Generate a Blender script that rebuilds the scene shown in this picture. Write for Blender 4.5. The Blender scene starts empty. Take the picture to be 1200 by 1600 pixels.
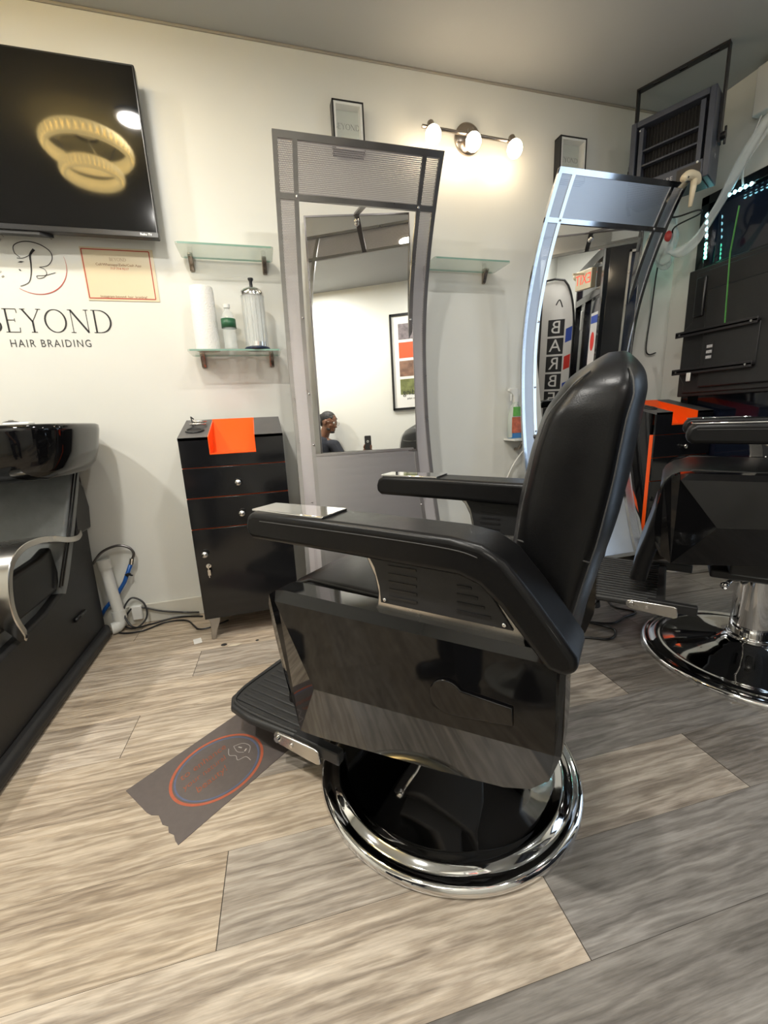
import bpy, bmesh, math, random
from mathutils import Vector, Matrix
random.seed(7)
PI = math.pi
S = bpy.context.scene
COL = S.collection

# ------------------------------------------------------------------ camera
F_PX = 650.0
PIT, ROL, YAW = map(math.radians, (12.79, 2.72, 15.47))
cam_d = bpy.data.cameras.new('camera'); cam = bpy.data.objects.new('camera', cam_d); COL.objects.link(cam)
cam_d.sensor_fit = 'VERTICAL'; cam_d.sensor_height = 24.0; cam_d.lens = F_PX / 1600 * 24.0
cam_d.clip_start = 0.01; cam_d.clip_end = 60
def _axes():
    c, s = math.cos(PIT), math.sin(PIT)
    R = Vector((1, 0, 0)); Fw = Vector((0, c, -s)); U = Vector((0, s, c))
    cr, sr = math.cos(ROL), math.sin(ROL)
    X = R*cr - U*sr; Y = R*sr + U*cr
    M = Matrix.Rotation(-YAW, 3, 'Z')
    return M @ X, M @ Y, M @ Fw
_X, _Y, _F = _axes()
_m = Matrix((_X, _Y, -_F)).transposed().to_4x4()
_m.translation = Vector((0, 0, 1.02))
cam.matrix_world = _m
S.camera = cam

# ------------------------------------------------------------------ world, exposure
S.view_settings.view_transform = 'Standard'
S.view_settings.look = 'None'
S.view_settings.gamma = 1.0
S.view_settings.use_curve_mapping = False
S.view_settings.exposure = 0.24
W = bpy.data.worlds.new('World'); S.world = W; W.use_nodes = True
bg = W.node_tree.nodes['Background']; bg.inputs[0].default_value = (0.62, 0.79, 1.0, 1); bg.inputs[1].default_value = 2.5

LIGHT_POW = 17.0
LIGHTS = [  # ceiling downlights x, y, power factor; strongest pair is unseen, added to brighten left
    (0.58, 0.52, 0.85), (-0.58, 0.30, 1.75), (-0.52, 1.50, 0.32), (-1.7, 1.35, 1.75), (2.0, 0.55, 0.40), (1.15, -1.0, 0.9)]

# ------------------------------------------------------------------ materials
MATS = {}
def node_mat(name):
    m = bpy.data.materials.new(name); m.use_nodes = True
    nt = m.node_tree; b = nt.nodes['Principled BSDF']
    MATS[name] = m
    return m, nt, b
def pbr(name, col, rough=.5, metal=0., noise=0., nscale=8., bump=0., bscale=60., spec=None, coat=0., trans=0., ior=None, emit=None, estr=0., alpha=1., rvar=0., bdist=.002, sheen=0.):
    m, nt, b = node_mat(name)
    c = (*col, 1) if len(col) == 3 else col
    b.inputs['Base Color'].default_value = c
    b.inputs['Roughness'].default_value = rough
    b.inputs['Metallic'].default_value = metal
    if spec is not None: b.inputs['Specular IOR Level'].default_value = spec
    if coat: b.inputs['Coat Weight'].default_value = coat; b.inputs['Coat Roughness'].default_value = .03
    if trans: b.inputs['Transmission Weight'].default_value = trans
    if ior: b.inputs['IOR'].default_value = ior
    if sheen: b.inputs['Sheen Weight'].default_value = sheen
    if emit: b.inputs['Emission Color'].default_value = (*emit, 1); b.inputs['Emission Strength'].default_value = estr
    if alpha < 1: b.inputs['Alpha'].default_value = alpha
    N, L = nt.nodes.new, nt.links.new
    tc = N('ShaderNodeTexCoord')
    if noise or rvar:
        t = N('ShaderNodeTexNoise'); t.inputs['Scale'].default_value = nscale; t.inputs['Detail'].default_value = 5
        L(tc.outputs['Object'], t.inputs['Vector'])
        if noise:
            mx = N('ShaderNodeMix'); mx.data_type = 'RGBA'
            mx.inputs[6].default_value = tuple(max(0, v*(1-noise)) for v in c[:3]) + (1,)
            mx.inputs[7].default_value = tuple(min(1, v*(1+noise)) for v in c[:3]) + (1,)
            L(t.outputs['Fac'], mx.inputs[0]); L(mx.outputs[2], b.inputs['Base Color'])
        if rvar:
            mr = N('ShaderNodeMapRange'); mr.inputs[3].default_value = max(0, rough-rvar); mr.inputs[4].default_value = rough+rvar
            L(t.outputs['Fac'], mr.inputs[0]); L(mr.outputs[0], b.inputs['Roughness'])
    if bump:
        t2 = N('ShaderNodeTexNoise'); t2.inputs['Scale'].default_value = bscale; t2.inputs['Detail'].default_value = 4
        L(tc.outputs['Object'], t2.inputs['Vector'])
        bp = N('ShaderNodeBump'); bp.inputs['Strength'].default_value = bump; bp.inputs['Distance'].default_value = bdist
        L(t2.outputs['Fac'], bp.inputs['Height']); L(bp.outputs[0], b.inputs['Normal'])
    return m

wall_m = pbr('wall_paint', (.70, .70, .655), .42, noise=.035, nscale=2.5, bump=.25, bscale=5, bdist=.004)
ceil_m = pbr('ceiling_paint', (.40, .405, .395), .8, noise=.03, nscale=3, bump=.15, bscale=30)
base_m = pbr('baseboard_paint', (.62, .60, .53), .45, noise=.05, nscale=12)
leather = pbr('black_leather', (.0045, .0045, .005), .33, spec=.26, noise=.3, nscale=40, bump=.35, bscale=420, bdist=.0006, rvar=.05)
leather_g = pbr('worn_grey_leather', (.17, .18, .18), .36, noise=.35, nscale=14, bump=.4, bscale=90, bdist=.001, rvar=.06)
thread = pbr('seam_thread', (.045, .044, .043), .5, bump=.8, bscale=900)
gloss = pbr('gloss_black', (.004, .004, .0045), .05, noise=.2, nscale=5, spec=.42)
gloss_dull = pbr('black_laminate', (.008, .008, .009), .11, noise=.2, nscale=9, bump=.05, bscale=12)
plast = pbr('black_plastic', (.016, .016, .017), .5, noise=.2, nscale=30, bump=.25, bscale=300, bdist=.0008)
plast_s = pbr('black_smooth_plastic', (.012, .012, .013), .3, noise=.1)
rubber = pbr('black_rubber', (.022, .022, .022), .55, noise=.3, nscale=35, bump=.3, bscale=150)
chrome = pbr('chrome', (.80, .80, .80), .05, 1., noise=.03, nscale=12, rvar=.03)
alu = pbr('brushed_aluminium', (.60, .58, .55), .26, 1., noise=.08, nscale=9, rvar=.06)
steel = pbr('steel_trim', (.42, .41, .40), .3, 1., noise=.12, nscale=10, rvar=.08)
dsteel = pbr('dark_steel', (.20, .19, .19), .35, 1., noise=.1, nscale=10)
nickel = pbr('brushed_nickel', (.35, .30, .26), .25, 1., noise=.1, nscale=30)
mirror_m = pbr('mirror_glass', (.93, .94, .93), .0, 1., noise=.005)
orange = pbr('orange_laminate', (1.0, .10, .004), .38, noise=.04, nscale=14)
topgrey = pbr('dark_grey_laminate', (.085, .082, .082), .45, noise=.15, nscale=20, bump=.1, bscale=300)
white_p = pbr('white_plastic', (.72, .72, .69), .35, noise=.03)
cream_p = pbr('cream_plastic', (.72, .62, .44), .4, noise=.05)
paper_w = pbr('white_paper', (.80, .79, .75), .7, noise=.03, bump=.1)
towel_m = pbr('paper_towel', (.86, .85, .82), .9, noise=.03, bump=1., bscale=170, bdist=.003)
glass_g = pbr('shelf_glass', (.50, .68, .58), .03, alpha=.38, noise=.01, coat=1.)
glass_c = pbr('clear_glass', (.85, .88, .87), .02, alpha=.16, noise=.005, coat=.5)
glass_j = pbr('jar_glass', (.80, .84, .83), .03, alpha=.30, noise=.005, coat=1.)
glass_e = pbr('glass_edge', (.20, .34, .28), .15, noise=.1)
tv_scr = pbr('tv_screen', (.004, .004, .0045), .055, noise=.5, nscale=3, rvar=.03)
navy = pbr('heater_enamel', (.055, .062, .085), .4, noise=.1, nscale=12, bump=.05)
yoke_m = pbr('dark_bracket_metal', (.045, .042, .045), .4, .6, noise=.1)
blackv = pbr('black_vinyl', (.012, .011, .012), .6, noise=.05)
redv = pbr('red_vinyl', (.45, .05, .03), .6, noise=.05)
bluev = pbr('blue_hose_plastic', (.01, .09, .35), .35, noise=.1)
pvc = pbr('white_pvc', (.66, .66, .62), .35, noise=.06, nscale=14)
grn_lbl = pbr('green_label', (.02, .10, .045), .4, noise=.4, nscale=60)
blue_liq = pbr('blue_liquid', (.02, .16, .42), .2, noise=.1)
skin_m = pbr('brown_skin', (.17, .075, .04), .45, noise=.12, nscale=20, bump=.1, bscale=250)
hair_m = pbr('black_hair', (.010, .009, .008), .6, noise=.3, nscale=90, bump=1., bscale=160, bdist=.004)
shirt_m = pbr('dark_blue_shirt', (.012, .014, .022), .85, noise=.3, nscale=60, bump=.3, bscale=300)
jean_m = pbr('dark_denim', (.02, .026, .045), .85, noise=.3, nscale=80, bump=.3, bscale=400)
bulb_m = pbr('lit_bulb', (1, .9, .75), .3, noise=.001, emit=(1.0, .80, .55), estr=26)
lamp_m = pbr('lit_diffuser', (1, 1, 1), .3, noise=.001, emit=(1.0, .95, .86), estr=16)
crystal_m = pbr('lit_crystal_band', (1, .85, .5), .3, noise=.001, emit=(1.0, .74, .30), estr=8)
led_g = pbr('led_green', (.1, 1, .7), .3, noise=.001, emit=(.12, 1.0, .62), estr=14)
led_b = pbr('led_ice_blue', (.4, .8, 1), .3, noise=.001, emit=(.35, .85, 1.0), estr=14)
tint = pbr('tinted_window', (.008, .011, .022), .08, noise=.3, nscale=4, coat=.3)
poly = pbr('cloudy_polythene', (.72, .77, .78), .35, noise=.05, bump=.6, bscale=25, bdist=.01, alpha=.42)
green_s = pbr('green_strap', (.08, .30, .06), .5, noise=.3, nscale=40)
flag_w = pbr('flag_cloth', (.66, .64, .62), .8, noise=.04, bump=.2)
red_c = pbr('red_cloth', (.60, .03, .02), .8, noise=.06)
blue_c = pbr('blue_cloth', (.03, .07, .36), .8, noise=.06)
exit_red = pbr('exit_red', (.8, .06, .03), .5, noise=.02, emit=(1, .12, .06), estr=.5)
lilac = pbr('grey_photo_print', (.18, .15, .16), .5, noise=.9, nscale=28)
photo_n = pbr('portrait_print', (.22, .12, .08), .5, noise=.9, nscale=18)
photo_g = pbr('garden_print', (.16, .18, .06), .5, noise=.9, nscale=16)
paper_p = pbr('laminated_poster', (.70, .60, .42), .2, noise=.03, coat=.4)
brown_t = pbr('brown_print', (.20, .08, .03), .5, noise=.05)

# perforated sheet: real holes as transparency on a fine grid
def perforated(name, col, rough, hole=.30):
    m, nt, b = node_mat(name)
    N, L = nt.nodes.new, nt.links.new
    b.inputs['Base Color'].default_value = (*col, 1); b.inputs['Metallic'].default_value = 1; b.inputs['Roughness'].default_value = rough
    tc = N('ShaderNodeTexCoord'); sp = N('ShaderNodeSeparateXYZ'); L(tc.outputs['Object'], sp.inputs[0])
    def mth(op, a, bb=None):
        n = N('ShaderNodeMath'); n.operation = op
        for i, v in enumerate((a, bb)):
            if v is None: continue
            if isinstance(v, (int, float)): n.inputs[i].default_value = v
            else: L(v, n.inputs[i])
        return n.outputs[0]
    p = .0065
    zr = mth('DIVIDE', sp.outputs['Z'], p*.866)
    row = mth('FLOOR', zr); odd = mth('MULTIPLY', mth('FLOORED_MODULO', row, 2.0), .5)
    xs = mth('ADD', mth('DIVIDE', sp.outputs['X'], p), odd)
    fx = mth('SUBTRACT', mth('FRACT', xs), .5); fz = mth('SUBTRACT', mth('FRACT', zr), .5)
    d = mth('SQRT', mth('ADD', mth('MULTIPLY', fx, fx), mth('MULTIPLY', fz, fz)))
    h = mth('GREATER_THAN', d, hole)
    L(h, b.inputs['Alpha'])
    return m
perf = perforated('perforated_steel', (.60, .56, .57), .45, .31)
perf2 = perforated('perforated_bright_steel', (.66, .67, .70), .34, .24)
panel_m = pbr('brushed_steel_panel', (.46, .45, .45), .33, 1., noise=.03, nscale=2)
panel2_m = pbr('bright_steel_panel', (.74, .76, .80), .3, 1., noise=.08, nscale=6)
polish_m = pbr('polished_steel_bar', (.62, .64, .68), .1, 1., noise=.15, nscale=9)

# floor planks
def floor_mat():
    m, nt, b = node_mat('vinyl_wood_planks')
    N, L = nt.nodes.new, nt.links.new
    g = N('ShaderNodeNewGeometry'); mp = N('ShaderNodeMapping'); mp.inputs['Rotation'].default_value = (0, 0, math.radians(2.55))
    L(g.outputs['Position'], mp.inputs[0])
    at = N('ShaderNodeAttribute'); at.attribute_name = 'tone'
    off = N('ShaderNodeVectorMath'); off.operation = 'MULTIPLY_ADD'
    L(at.outputs['Color'], off.inputs[0]); off.inputs[1].default_value = (9, 9, 0); L(mp.outputs[0], off.inputs[2])
    st = N('ShaderNodeVectorMath'); st.operation = 'MULTIPLY'; st.inputs[1].default_value = (.75, 13.0, 1)
    L(off.outputs[0], st.inputs[0])
    n1 = N('ShaderNodeTexNoise'); n1.inputs['Scale'].default_value = 2.0; n1.inputs['Detail'].default_value = 10; n1.inputs['Roughness'].default_value = .72; n1.inputs['Distortion'].default_value = .35
    L(st.outputs[0], n1.inputs['Vector'])
    st2 = N('ShaderNodeVectorMath'); st2.operation = 'MULTIPLY'; st2.inputs[1].default_value = (5.0, 110.0, 1)
    L(off.outputs[0], st2.inputs[0])
    n2 = N('ShaderNodeTexNoise'); n2.inputs['Scale'].default_value = 2.2; n2.inputs['Detail'].default_value = 6; n2.inputs['Roughness'].default_value = .65
    L(st2.outputs[0], n2.inputs['Vector'])
    # cathedral grain: distorted bands
    st3 = N('ShaderNodeVectorMath'); st3.operation = 'MULTIPLY'; st3.inputs[1].default_value = (.55, 3.4, 1)
    L(off.outputs[0], st3.inputs[0])
    wv = N('ShaderNodeTexWave'); wv.wave_type = 'RINGS'; wv.inputs['Scale'].default_value = 3.0; wv.inputs['Distortion'].default_value = 14; wv.inputs['Detail'].default_value = 6; wv.inputs['Detail Scale'].default_value = 2.2
    L(st3.outputs[0], wv.inputs['Vector'])
    r1 = N('ShaderNodeValToRGB'); e = r1.color_ramp.elements
    e[0].position = .30; e[0].color = (.215, .165, .12, 1); e[1].position = .70; e[1].color = (.56, .465, .35, 1)
    el = e.new(.5); el.color = (.40, .325, .24, 1)
    L(n1.outputs['Fac'], r1.inputs[0])
    mx = N('ShaderNodeMix'); mx.data_type = 'RGBA'; mx.blend_type = 'OVERLAY'; mx.inputs[0].default_value = .5
    L(r1.outputs[0], mx.inputs[6]); L(n2.outputs['Fac'], mx.inputs[7])
    mx2 = N('ShaderNodeMix'); mx2.data_type = 'RGBA'; mx2.blend_type = 'SOFT_LIGHT'; mx2.inputs[0].default_value = .30
    L(mx.outputs[2], mx2.inputs[6]); L(wv.outputs['Color'], mx2.inputs[7])
    hs = N('ShaderNodeHueSaturation')
    sp = N('ShaderNodeSeparateXYZ'); L(at.outputs['Color'], sp.inputs[0])
    mr = N('ShaderNodeMapRange'); mr.inputs[3].default_value = .36; mr.inputs[4].default_value = 1.15; L(sp.outputs['X'], mr.inputs[0])
    mr2 = N('ShaderNodeMapRange'); mr2.inputs[3].default_value = .25; mr2.inputs[4].default_value = 1.0; L(sp.outputs['Y'], mr2.inputs[0])
    L(mr.outputs[0], hs.inputs['Value']); L(mr2.outputs[0], hs.inputs['Saturation']); L(mx2.outputs[2], hs.inputs['Color'])
    L(hs.outputs[0], b.inputs['Base Color'])
    b.inputs['Roughness'].default_value = .30
    bp = N('ShaderNodeBump'); bp.inputs['Strength'].default_value = .25; bp.inputs['Distance'].default_value = .001
    L(n2.outputs['Fac'], bp.inputs['Height']); L(bp.outputs[0], b.inputs['Normal'])
    return m
floor_m = floor_mat()
groove_m = pbr('plank_groove', (.06, .05, .04), .8, noise=.1)

# ------------------------------------------------------------------ helpers
def obj(name, bm, mat, parent=None, smooth=False, bevel=0., seg=2, sub=0, loc=None, rot=None, auto=None):
    me = bpy.data.meshes.new(name)
    bmesh.ops.recalc_face_normals(bm, faces=bm.faces[:])
    bm.to_mesh(me); bm.free()
    for mm in (mat if isinstance(mat, (list, tuple)) else [mat]): me.materials.append(mm)
    o = bpy.data.objects.new(name, me); COL.objects.link(o)
    if parent: o.parent = parent
    if loc: o.location = loc
    if rot: o.rotation_euler = rot
    if bevel:
        md = o.modifiers.new('bevel', 'BEVEL'); md.width = bevel; md.segments = seg; md.limit_method = 'ANGLE'; md.angle_limit = math.radians(35)
        md.harden_normals = False
    if sub:
        md = o.modifiers.new('sub', 'SUBSURF'); md.levels = sub; md.render_levels = sub
    if smooth or bevel:
        for p in me.polygons: p.use_smooth = True
        if not smooth or auto:
            me.set_sharp_from_angle(angle=math.radians(auto or 50))
    return o
def objs(name, bm, mat, parent=None, **k):
    """one object per separate piece of the bmesh"""
    seen = set(); isl = []
    bm.verts.ensure_lookup_table()
    for v in bm.verts:
        if v.index in seen: continue
        st, comp = [v], []
        seen.add(v.index)
        while st:
            q = st.pop(); comp.append(q.index)
            for e in q.link_edges:
                w = e.other_vert(q)
                if w.index not in seen: seen.add(w.index); st.append(w)
        isl.append(set(comp))
    out = []
    for c in isl:
        b2 = bm.copy(); b2.verts.ensure_lookup_table()
        bmesh.ops.delete(b2, geom=[v for v in b2.verts if v.index not in c], context='VERTS')
        out.append(obj(name, b2, mat, parent, **k))
    bm.free(); return out
def thing(name, label, cat, loc=(0, 0, 0), rotz=0, group=None):
    o = bpy.data.objects.new(name, None); COL.objects.link(o); o.empty_display_size = .1
    o.location = loc; o.rotation_euler = (0, 0, rotz); o['label'] = label; o['category'] = cat
    if group: o['group'] = group
    return o
def tag(o, label, cat, group=None, kind=None):
    o['label'] = label; o['category'] = cat
    if group: o['group'] = group
    if kind: o['kind'] = kind
    return o
def struct(name, bm, m, parent=None, **k):
    o = obj(name, bm, m, parent, **k)
    if not parent: o['kind'] = 'structure'
    return o
def box(bm, x0, x1, y0, y1, z0, z1, M=None):
    r = bmesh.ops.create_cube(bm, size=1)
    vs = r['verts']
    for v in vs:
        v.co = Vector((x0+(v.co.x+.5)*(x1-x0), y0+(v.co.y+.5)*(y1-y0), z0+(v.co.z+.5)*(z1-z0)))
        if M: v.co = M @ v.co
    return vs
def bx(x0, x1, y0, y1, z0, z1, M=None):
    bm = bmesh.new(); box(bm, x0, x1, y0, y1, z0, z1, M); return bm
def prism(pts, f0, f1, bm=None, cap=True):
    """pts list of 2D; f0,f1: functions mapping 2D->3D for both ends"""
    bm = bm or bmesh.new()
    a = [bm.verts.new(f0(*p)) for p in pts]; b = [bm.verts.new(f1(*p)) for p in pts]
    n = len(pts)
    for i in range(n): bm.faces.new((a[i], a[(i+1) % n], b[(i+1) % n], b[i]))
    if cap: bm.faces.new(a); bm.faces.new(b[::-1])
    return bm
def prism_y(pts, y0, y1, bm=None): return prism(pts, lambda x, z: (x, y0, z), lambda x, z: (x, y1, z), bm)
def prism_z(pts, z0, z1, bm=None): return prism(pts, lambda x, y: (x, y, z0), lambda x, y: (x, y, z1), bm)
def prism_x(pts, x0, x1, bm=None): return prism(pts, lambda y, z: (x0, y, z), lambda y, z: (x1, y, z), bm)
def loft(rings, bm=None, close=False, cap=True):
    bm = bm or bmesh.new()
    R = [[bm.verts.new(p) for p in r] for r in rings]
    n = len(R[0])
    rng = range(len(R)) if close else range(len(R)-1)
    for i in rng:
        A, B = R[i], R[(i+1) % len(R)]
        for j in range(n): bm.faces.new((A[j], A[(j+1) % n], B[(j+1) % n], B[j]))
    if cap and not close:
        bm.faces.new(R[0]); bm.faces.new(R[-1][::-1])
    return bm
def lathe(prof, seg=48, bm=None, center=(0, 0, 0), M=None):
    bm = bm or bmesh.new(); c = Vector(center)
    rings = []
    for r, z in prof:
        ring = []
        for k in range(seg):
            a = 2*PI*k/seg; p = Vector((r*math.cos(a), r*math.sin(a), z))
            if M: p = M @ p
            ring.append(p + c)
        rings.append(ring)
    return loft(rings, bm, cap=True) if not (prof[0][0] > 1e-6 and prof[-1][0] > 1e-6) else loft(rings, bm, close=True)
def spline(pts, n=8, closed=False):
    P = [Vector(p) for p in pts]; out = []
    m = len(P)
    for i in range(m if closed else m-1):
        g = lambda k: P[k % m] if closed else P[max(0, min(m-1, k))]
        p0, p1, p2, p3 = g(i-1), g(i), g(i+1), g(i+2)
        for k in range(n):
            t = k/n
            out.append(.5*((2*p1)+(-p0+p2)*t+(2*p0-5*p1+4*p2-p3)*t*t+(-p0+3*p1-3*p2+p3)*t**3))
    if not closed: out.append(P[-1])
    return out
def tube(path, r, seg=8, bm=None, closed=False, flat=None):
    """round (or elliptic) tube along a 3D path; r is a number or list"""
    P = [Vector(p) for p in path]; n = len(P)
    T = []
    for i in range(n):
        a = P[(i-1) % n] if closed or i > 0 else P[i]; b = P[(i+1) % n] if closed or i < n-1 else P[i]
        T.append((b-a).normalized())
    up = Vector((0, 0, 1)) if abs(T[0].z) < .9 else Vector((1, 0, 0))
    N = (up - T[0]*up.dot(T[0])).normalized(); rings = []
    for i in range(n):
        N = (N - T[i]*N.dot(T[i])).normalized(); B = T[i].cross(N)
        rr = r[i] if isinstance(r, (list, tuple)) else r
        rings.append([P[i] + (N*math.cos(2*PI*k/seg) + B*math.sin(2*PI*k/seg)*(flat or 1))*rr for k in range(seg)])
    return loft(rings, bm, close=closed)
def ball(bm, c, r, seg=16, sc=(1, 1, 1)):
    M = Matrix.Translation(Vector(c)) @ Matrix.Diagonal((sc[0], sc[1], sc[2], 1))
    bmesh.ops.create_uvsphere(bm, u_segments=seg, v_segments=max(6, seg//2), radius=r, matrix=M)
    return bm
def cyl(bm, a, b, r0, r1=None, seg=20):
    a, b = Vector(a), Vector(b); d = b-a
    M = Matrix.Translation((a+b)/2) @ d.to_track_quat('Z', 'Y').to_matrix().to_4x4()
    bmesh.ops.create_cone(bm, cap_ends=True, segments=seg, radius1=r0, radius2=r0 if r1 is None else r1, depth=d.length, matrix=M)
    return bm
def capsule(bm, a, b, ra, rb, seg=14):
    a, b = Vector(a), Vector(b)
    ball(bm, a, ra, seg); ball(bm, b, rb, seg); cyl(bm, a, b, ra, rb, seg)
def rrect(x0, x1, y0, y1, r, n=5):
    out = []
    for cx, cy, a0 in ((x1-r, y1-r, 0), (x0+r, y1-r, 90), (x0+r, y0+r, 180), (x1-r, y0+r, 270)):
        for k in range(n+1):
            a = math.radians(a0+90*k/n); out.append((cx+r*math.cos(a), cy+r*math.sin(a)))
    return out
def text_bm(s, size, M, extrude=.0006, align='CENTER', space=1.0, shear=0.):
    cu = bpy.data.curves.new('tmp', 'FONT'); cu.body = s; cu.size = size; cu.align_x = align; cu.align_y = 'CENTER'
    cu.extrude = extrude; cu.space_character = space; cu.shear = shear; cu.resolution_u = 3
    o = bpy.data.objects.new('tmp', cu); COL.objects.link(o)
    dg = bpy.context.evaluated_depsgraph_get(); dg.update()
    me = bpy.data.meshes.new_from_object(o.evaluated_get(dg))
    bm = bmesh.new(); bm.from_mesh(me); bmesh.ops.transform(bm, matrix=M, verts=bm.verts[:])
    bpy.data.objects.remove(o); bpy.data.curves.remove(cu); bpy.data.meshes.remove(me)
    return bm
def join_bm(a, b):
    me = bpy.data.meshes.new('t'); b.to_mesh(me); b.free(); a.from_mesh(me); bpy.data.meshes.remove(me); return a
def wallM(x, y, z, rz=0, rx=90): return Matrix.Translation((x, y, z)) @ Matrix.Rotation(rz, 4, 'Z') @ Matrix.Rotation(math.radians(rx), 4, 'X')
SERIF = {  # strokes in a 1-high box: (x0,y0,x1,y1,width); arcs ('a',cx,cy,rx,ry,a0,a1,thin,thick)
 'B': (.62, [(.12, 0, .12, 1, .05), (0, .01, .3, .01, .02), (0, .99, .3, .99, .02), (.12, .53, .3, .53, .02), ('a', .28, .76, .22, .235, -90, 90, .02, .05), ('a', .28, .27, .28, .262, -90, 90, .02, .055)]),
 'E': (.62, [(.12, 0, .12, 1, .05), (0, .01, .56, .01, .02), (0, .99, .54, .99, .02), (.12, .52, .42, .52, .02), (.555, .01, .575, .2, .02), (.535, .99, .55, .82, .02), (.42, .44, .42, .60, .015)]),
 'Y': (.78, [(.06, .99, .40, .46, .05), (.70, .99, .40, .46, .02), (.40, 0, .40, .48, .05), (.28, .01, .52, .01, .02), (-.03, .99, .18, .99, .02), (.6, .99, .8, .99, .02)]),
 'O': (.92, [('a', .45, .5, .42, .49, 0, 360, .02, .05)]),
 'N': (.86, [(.1, 0, .1, 1, .02), (.1, .99, .74, .01, .055), (.74, 0, .74, 1, .02), (0, .01, .2, .01, .02), (.64, .99, .84, .99, .02), (-.02, .99, .12, .99, .02)]),
 'D': (.86, [(.12, 0, .12, 1, .05), (0, .01, .3, .01, .02), (0, .99, .3, .99, .02), ('a', .30, .5, .48, .49, -90, 90, .02, .055)]),
}
def serif_word(word, h, M, gap=.1, depth=.0008, wt=1.0):
    bm = bmesh.new(); x = 0
    def quad(ps):
        a = [bm.verts.new(M @ Vector((p[0]*h, p[1]*h, depth))) for p in ps]
        bm.faces.new(a)
    for ch in word:
        wd, st = SERIF[ch]
        for s in st:
            if s[0] == 'a':
                _, cx, cy, rx, ry, a0, a1, tn, tk = s
                n = max(8, int(abs(a1-a0)/12))
                for k in range(n):
                    q = []
                    for aa, sg in ((a0+(a1-a0)*k/n, 1), (a0+(a1-a0)*(k+1)/n, 1), (a0+(a1-a0)*(k+1)/n, -1), (a0+(a1-a0)*k/n, -1)):
                        a = math.radians(aa); t = (tn+(tk-tn)*abs(math.cos(a)))*wt/2
                        q.append((x+cx+(rx+sg*t)*math.cos(a), cy+(ry+sg*t)*math.sin(a)))
                    quad(q)
            else:
                x0, y0, x1, y1, w_ = s; d = Vector((x1-x0, y1-y0)).normalized(); nn = Vector((-d.y, d.x))*w_*wt/2
                quad([(x+x0+nn.x, y0+nn.y), (x+x1+nn.x, y1+nn.y), (x+x1-nn.x, y1-nn.y), (x+x0-nn.x, y0-nn.y)])
        x += wd + gap
    return bm, (x-gap)*h
def ribbon(pts, w, M, bm=None, depth=.0008):
    """flat stroke of varying width along 2D points"""
    bm = bm or bmesh.new(); P = [Vector((p[0], p[1])) for p in pts]; n = len(P); L_ = []; R_ = []
    for i in range(n):
        d = (P[min(n-1, i+1)]-P[max(0, i-1)]); d = d.normalized() if d.length > 0 else Vector((1, 0))
        nn = Vector((-d.y, d.x))*((w(i/(n-1)) if callable(w) else w)/2)
        for lst, q in ((L_, P[i]+nn), (R_, P[i]-nn)): lst.append(bm.verts.new(M @ Vector((q.x, q.y, depth))))
    for i in range(n-1): bm.faces.new((L_[i], L_[i+1], R_[i+1], R_[i]))
    return bm

# ------------------------------------------------------------------ room shell
YB, XR, ZC = 2.36, 2.70, 2.715      # back wall, right wall, ceiling
YF, XL = -.30, -3.0                 # wall behind the camera, left wall
XE, YE = .80, -1.95                 # entrance bay behind the camera
# floor with real planks
bmf = bmesh.new(); tone_l = []
ang = math.radians(-2.55); U2 = Vector((math.cos(ang), math.sin(ang))); V2 = Vector((-math.sin(ang), math.cos(ang)))
pitch, Lp, gap, gv = .2035, 1.365, .0010, .00035
joint = {0: .472, 1: -.228, 2: .44, 3: -.233, 4: .76, 5: .2, 6: .9, 7: -.1, 8: .55}
for row in range(-14, 12):
    j0 = joint.get(row, random.uniform(0, Lp)); v0 = .483+pitch*row
    for k in range(-5, 6):
        a0, a1 = j0+Lp*k+gap, j0+Lp*(k+1)-gap
        vs = []
        for uu, vv in ((a0, v0+gv), (a1, v0+gv), (a1, v0+pitch-gv), (a0, v0+pitch-gv)):
            p = U2*uu+V2*vv; p = Vector((min(max(p.x, XL-.1), XR+.1), min(max(p.y, YE-.1), YB+.05)))
            vs.append(bmf.verts.new((p.x, p.y, 0)))
        try: f = bmf.faces.new(vs)
        except ValueError: continue
        cxp = sum(q.co.x for q in vs)/4; ra, rb = random.random(), random.random()
        uc = (a0+a1)/2
        if cxp > .75 or (row <= 0 and uc > .5): tone_l.append((.03+.20*ra, .12+.3*rb))   # greyer boards on the right: own tone plus cooler light painted in
        elif cxp > .25 and row > 0: tone_l.append((.55+.12*ra, .5+.3*rb))
        else: tone_l.append((.84+.16*ra, .75+.25*rb))
TONES = {}
lay = bmf.loops.layers.float_color.new('tone')
for f, t in zip(bmf.faces, tone_l):
    c = f.calc_center_median()
    for lp in f.loops: lp[lay] = (t[0], t[1], random.random()*0, 1)
# drop collapsed planks
bmesh.ops.delete(bmf, geom=[f for f in bmf.faces if f.calc_area() < 1e-6], context='FACES')
nb = len(bmf.faces)
box(bmf, XL-.1, XR+.1, YE-.1, YB+.1, -.05, -.0015)
bmf.faces.ensure_lookup_table()
for f in bmf.faces[nb:]: f.material_index = 1
me = bpy.data.meshes.new('floor'); bmf.normal_update()
for f in bmf.faces[:nb]:
    if f.normal.z < 0: f.normal_flip()
bmf.to_mesh(me); bmf.free(); me.materials.append(floor_m); me.materials.append(groove_m)
fo = bpy.data.objects.new('floor', me); COL.objects.link(fo); fo['kind'] = 'structure'
struct('ceiling', bx(XL-.1, XR+.1, YE-.1, YB+.1, ZC, ZC+.08), ceil_m)
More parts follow.
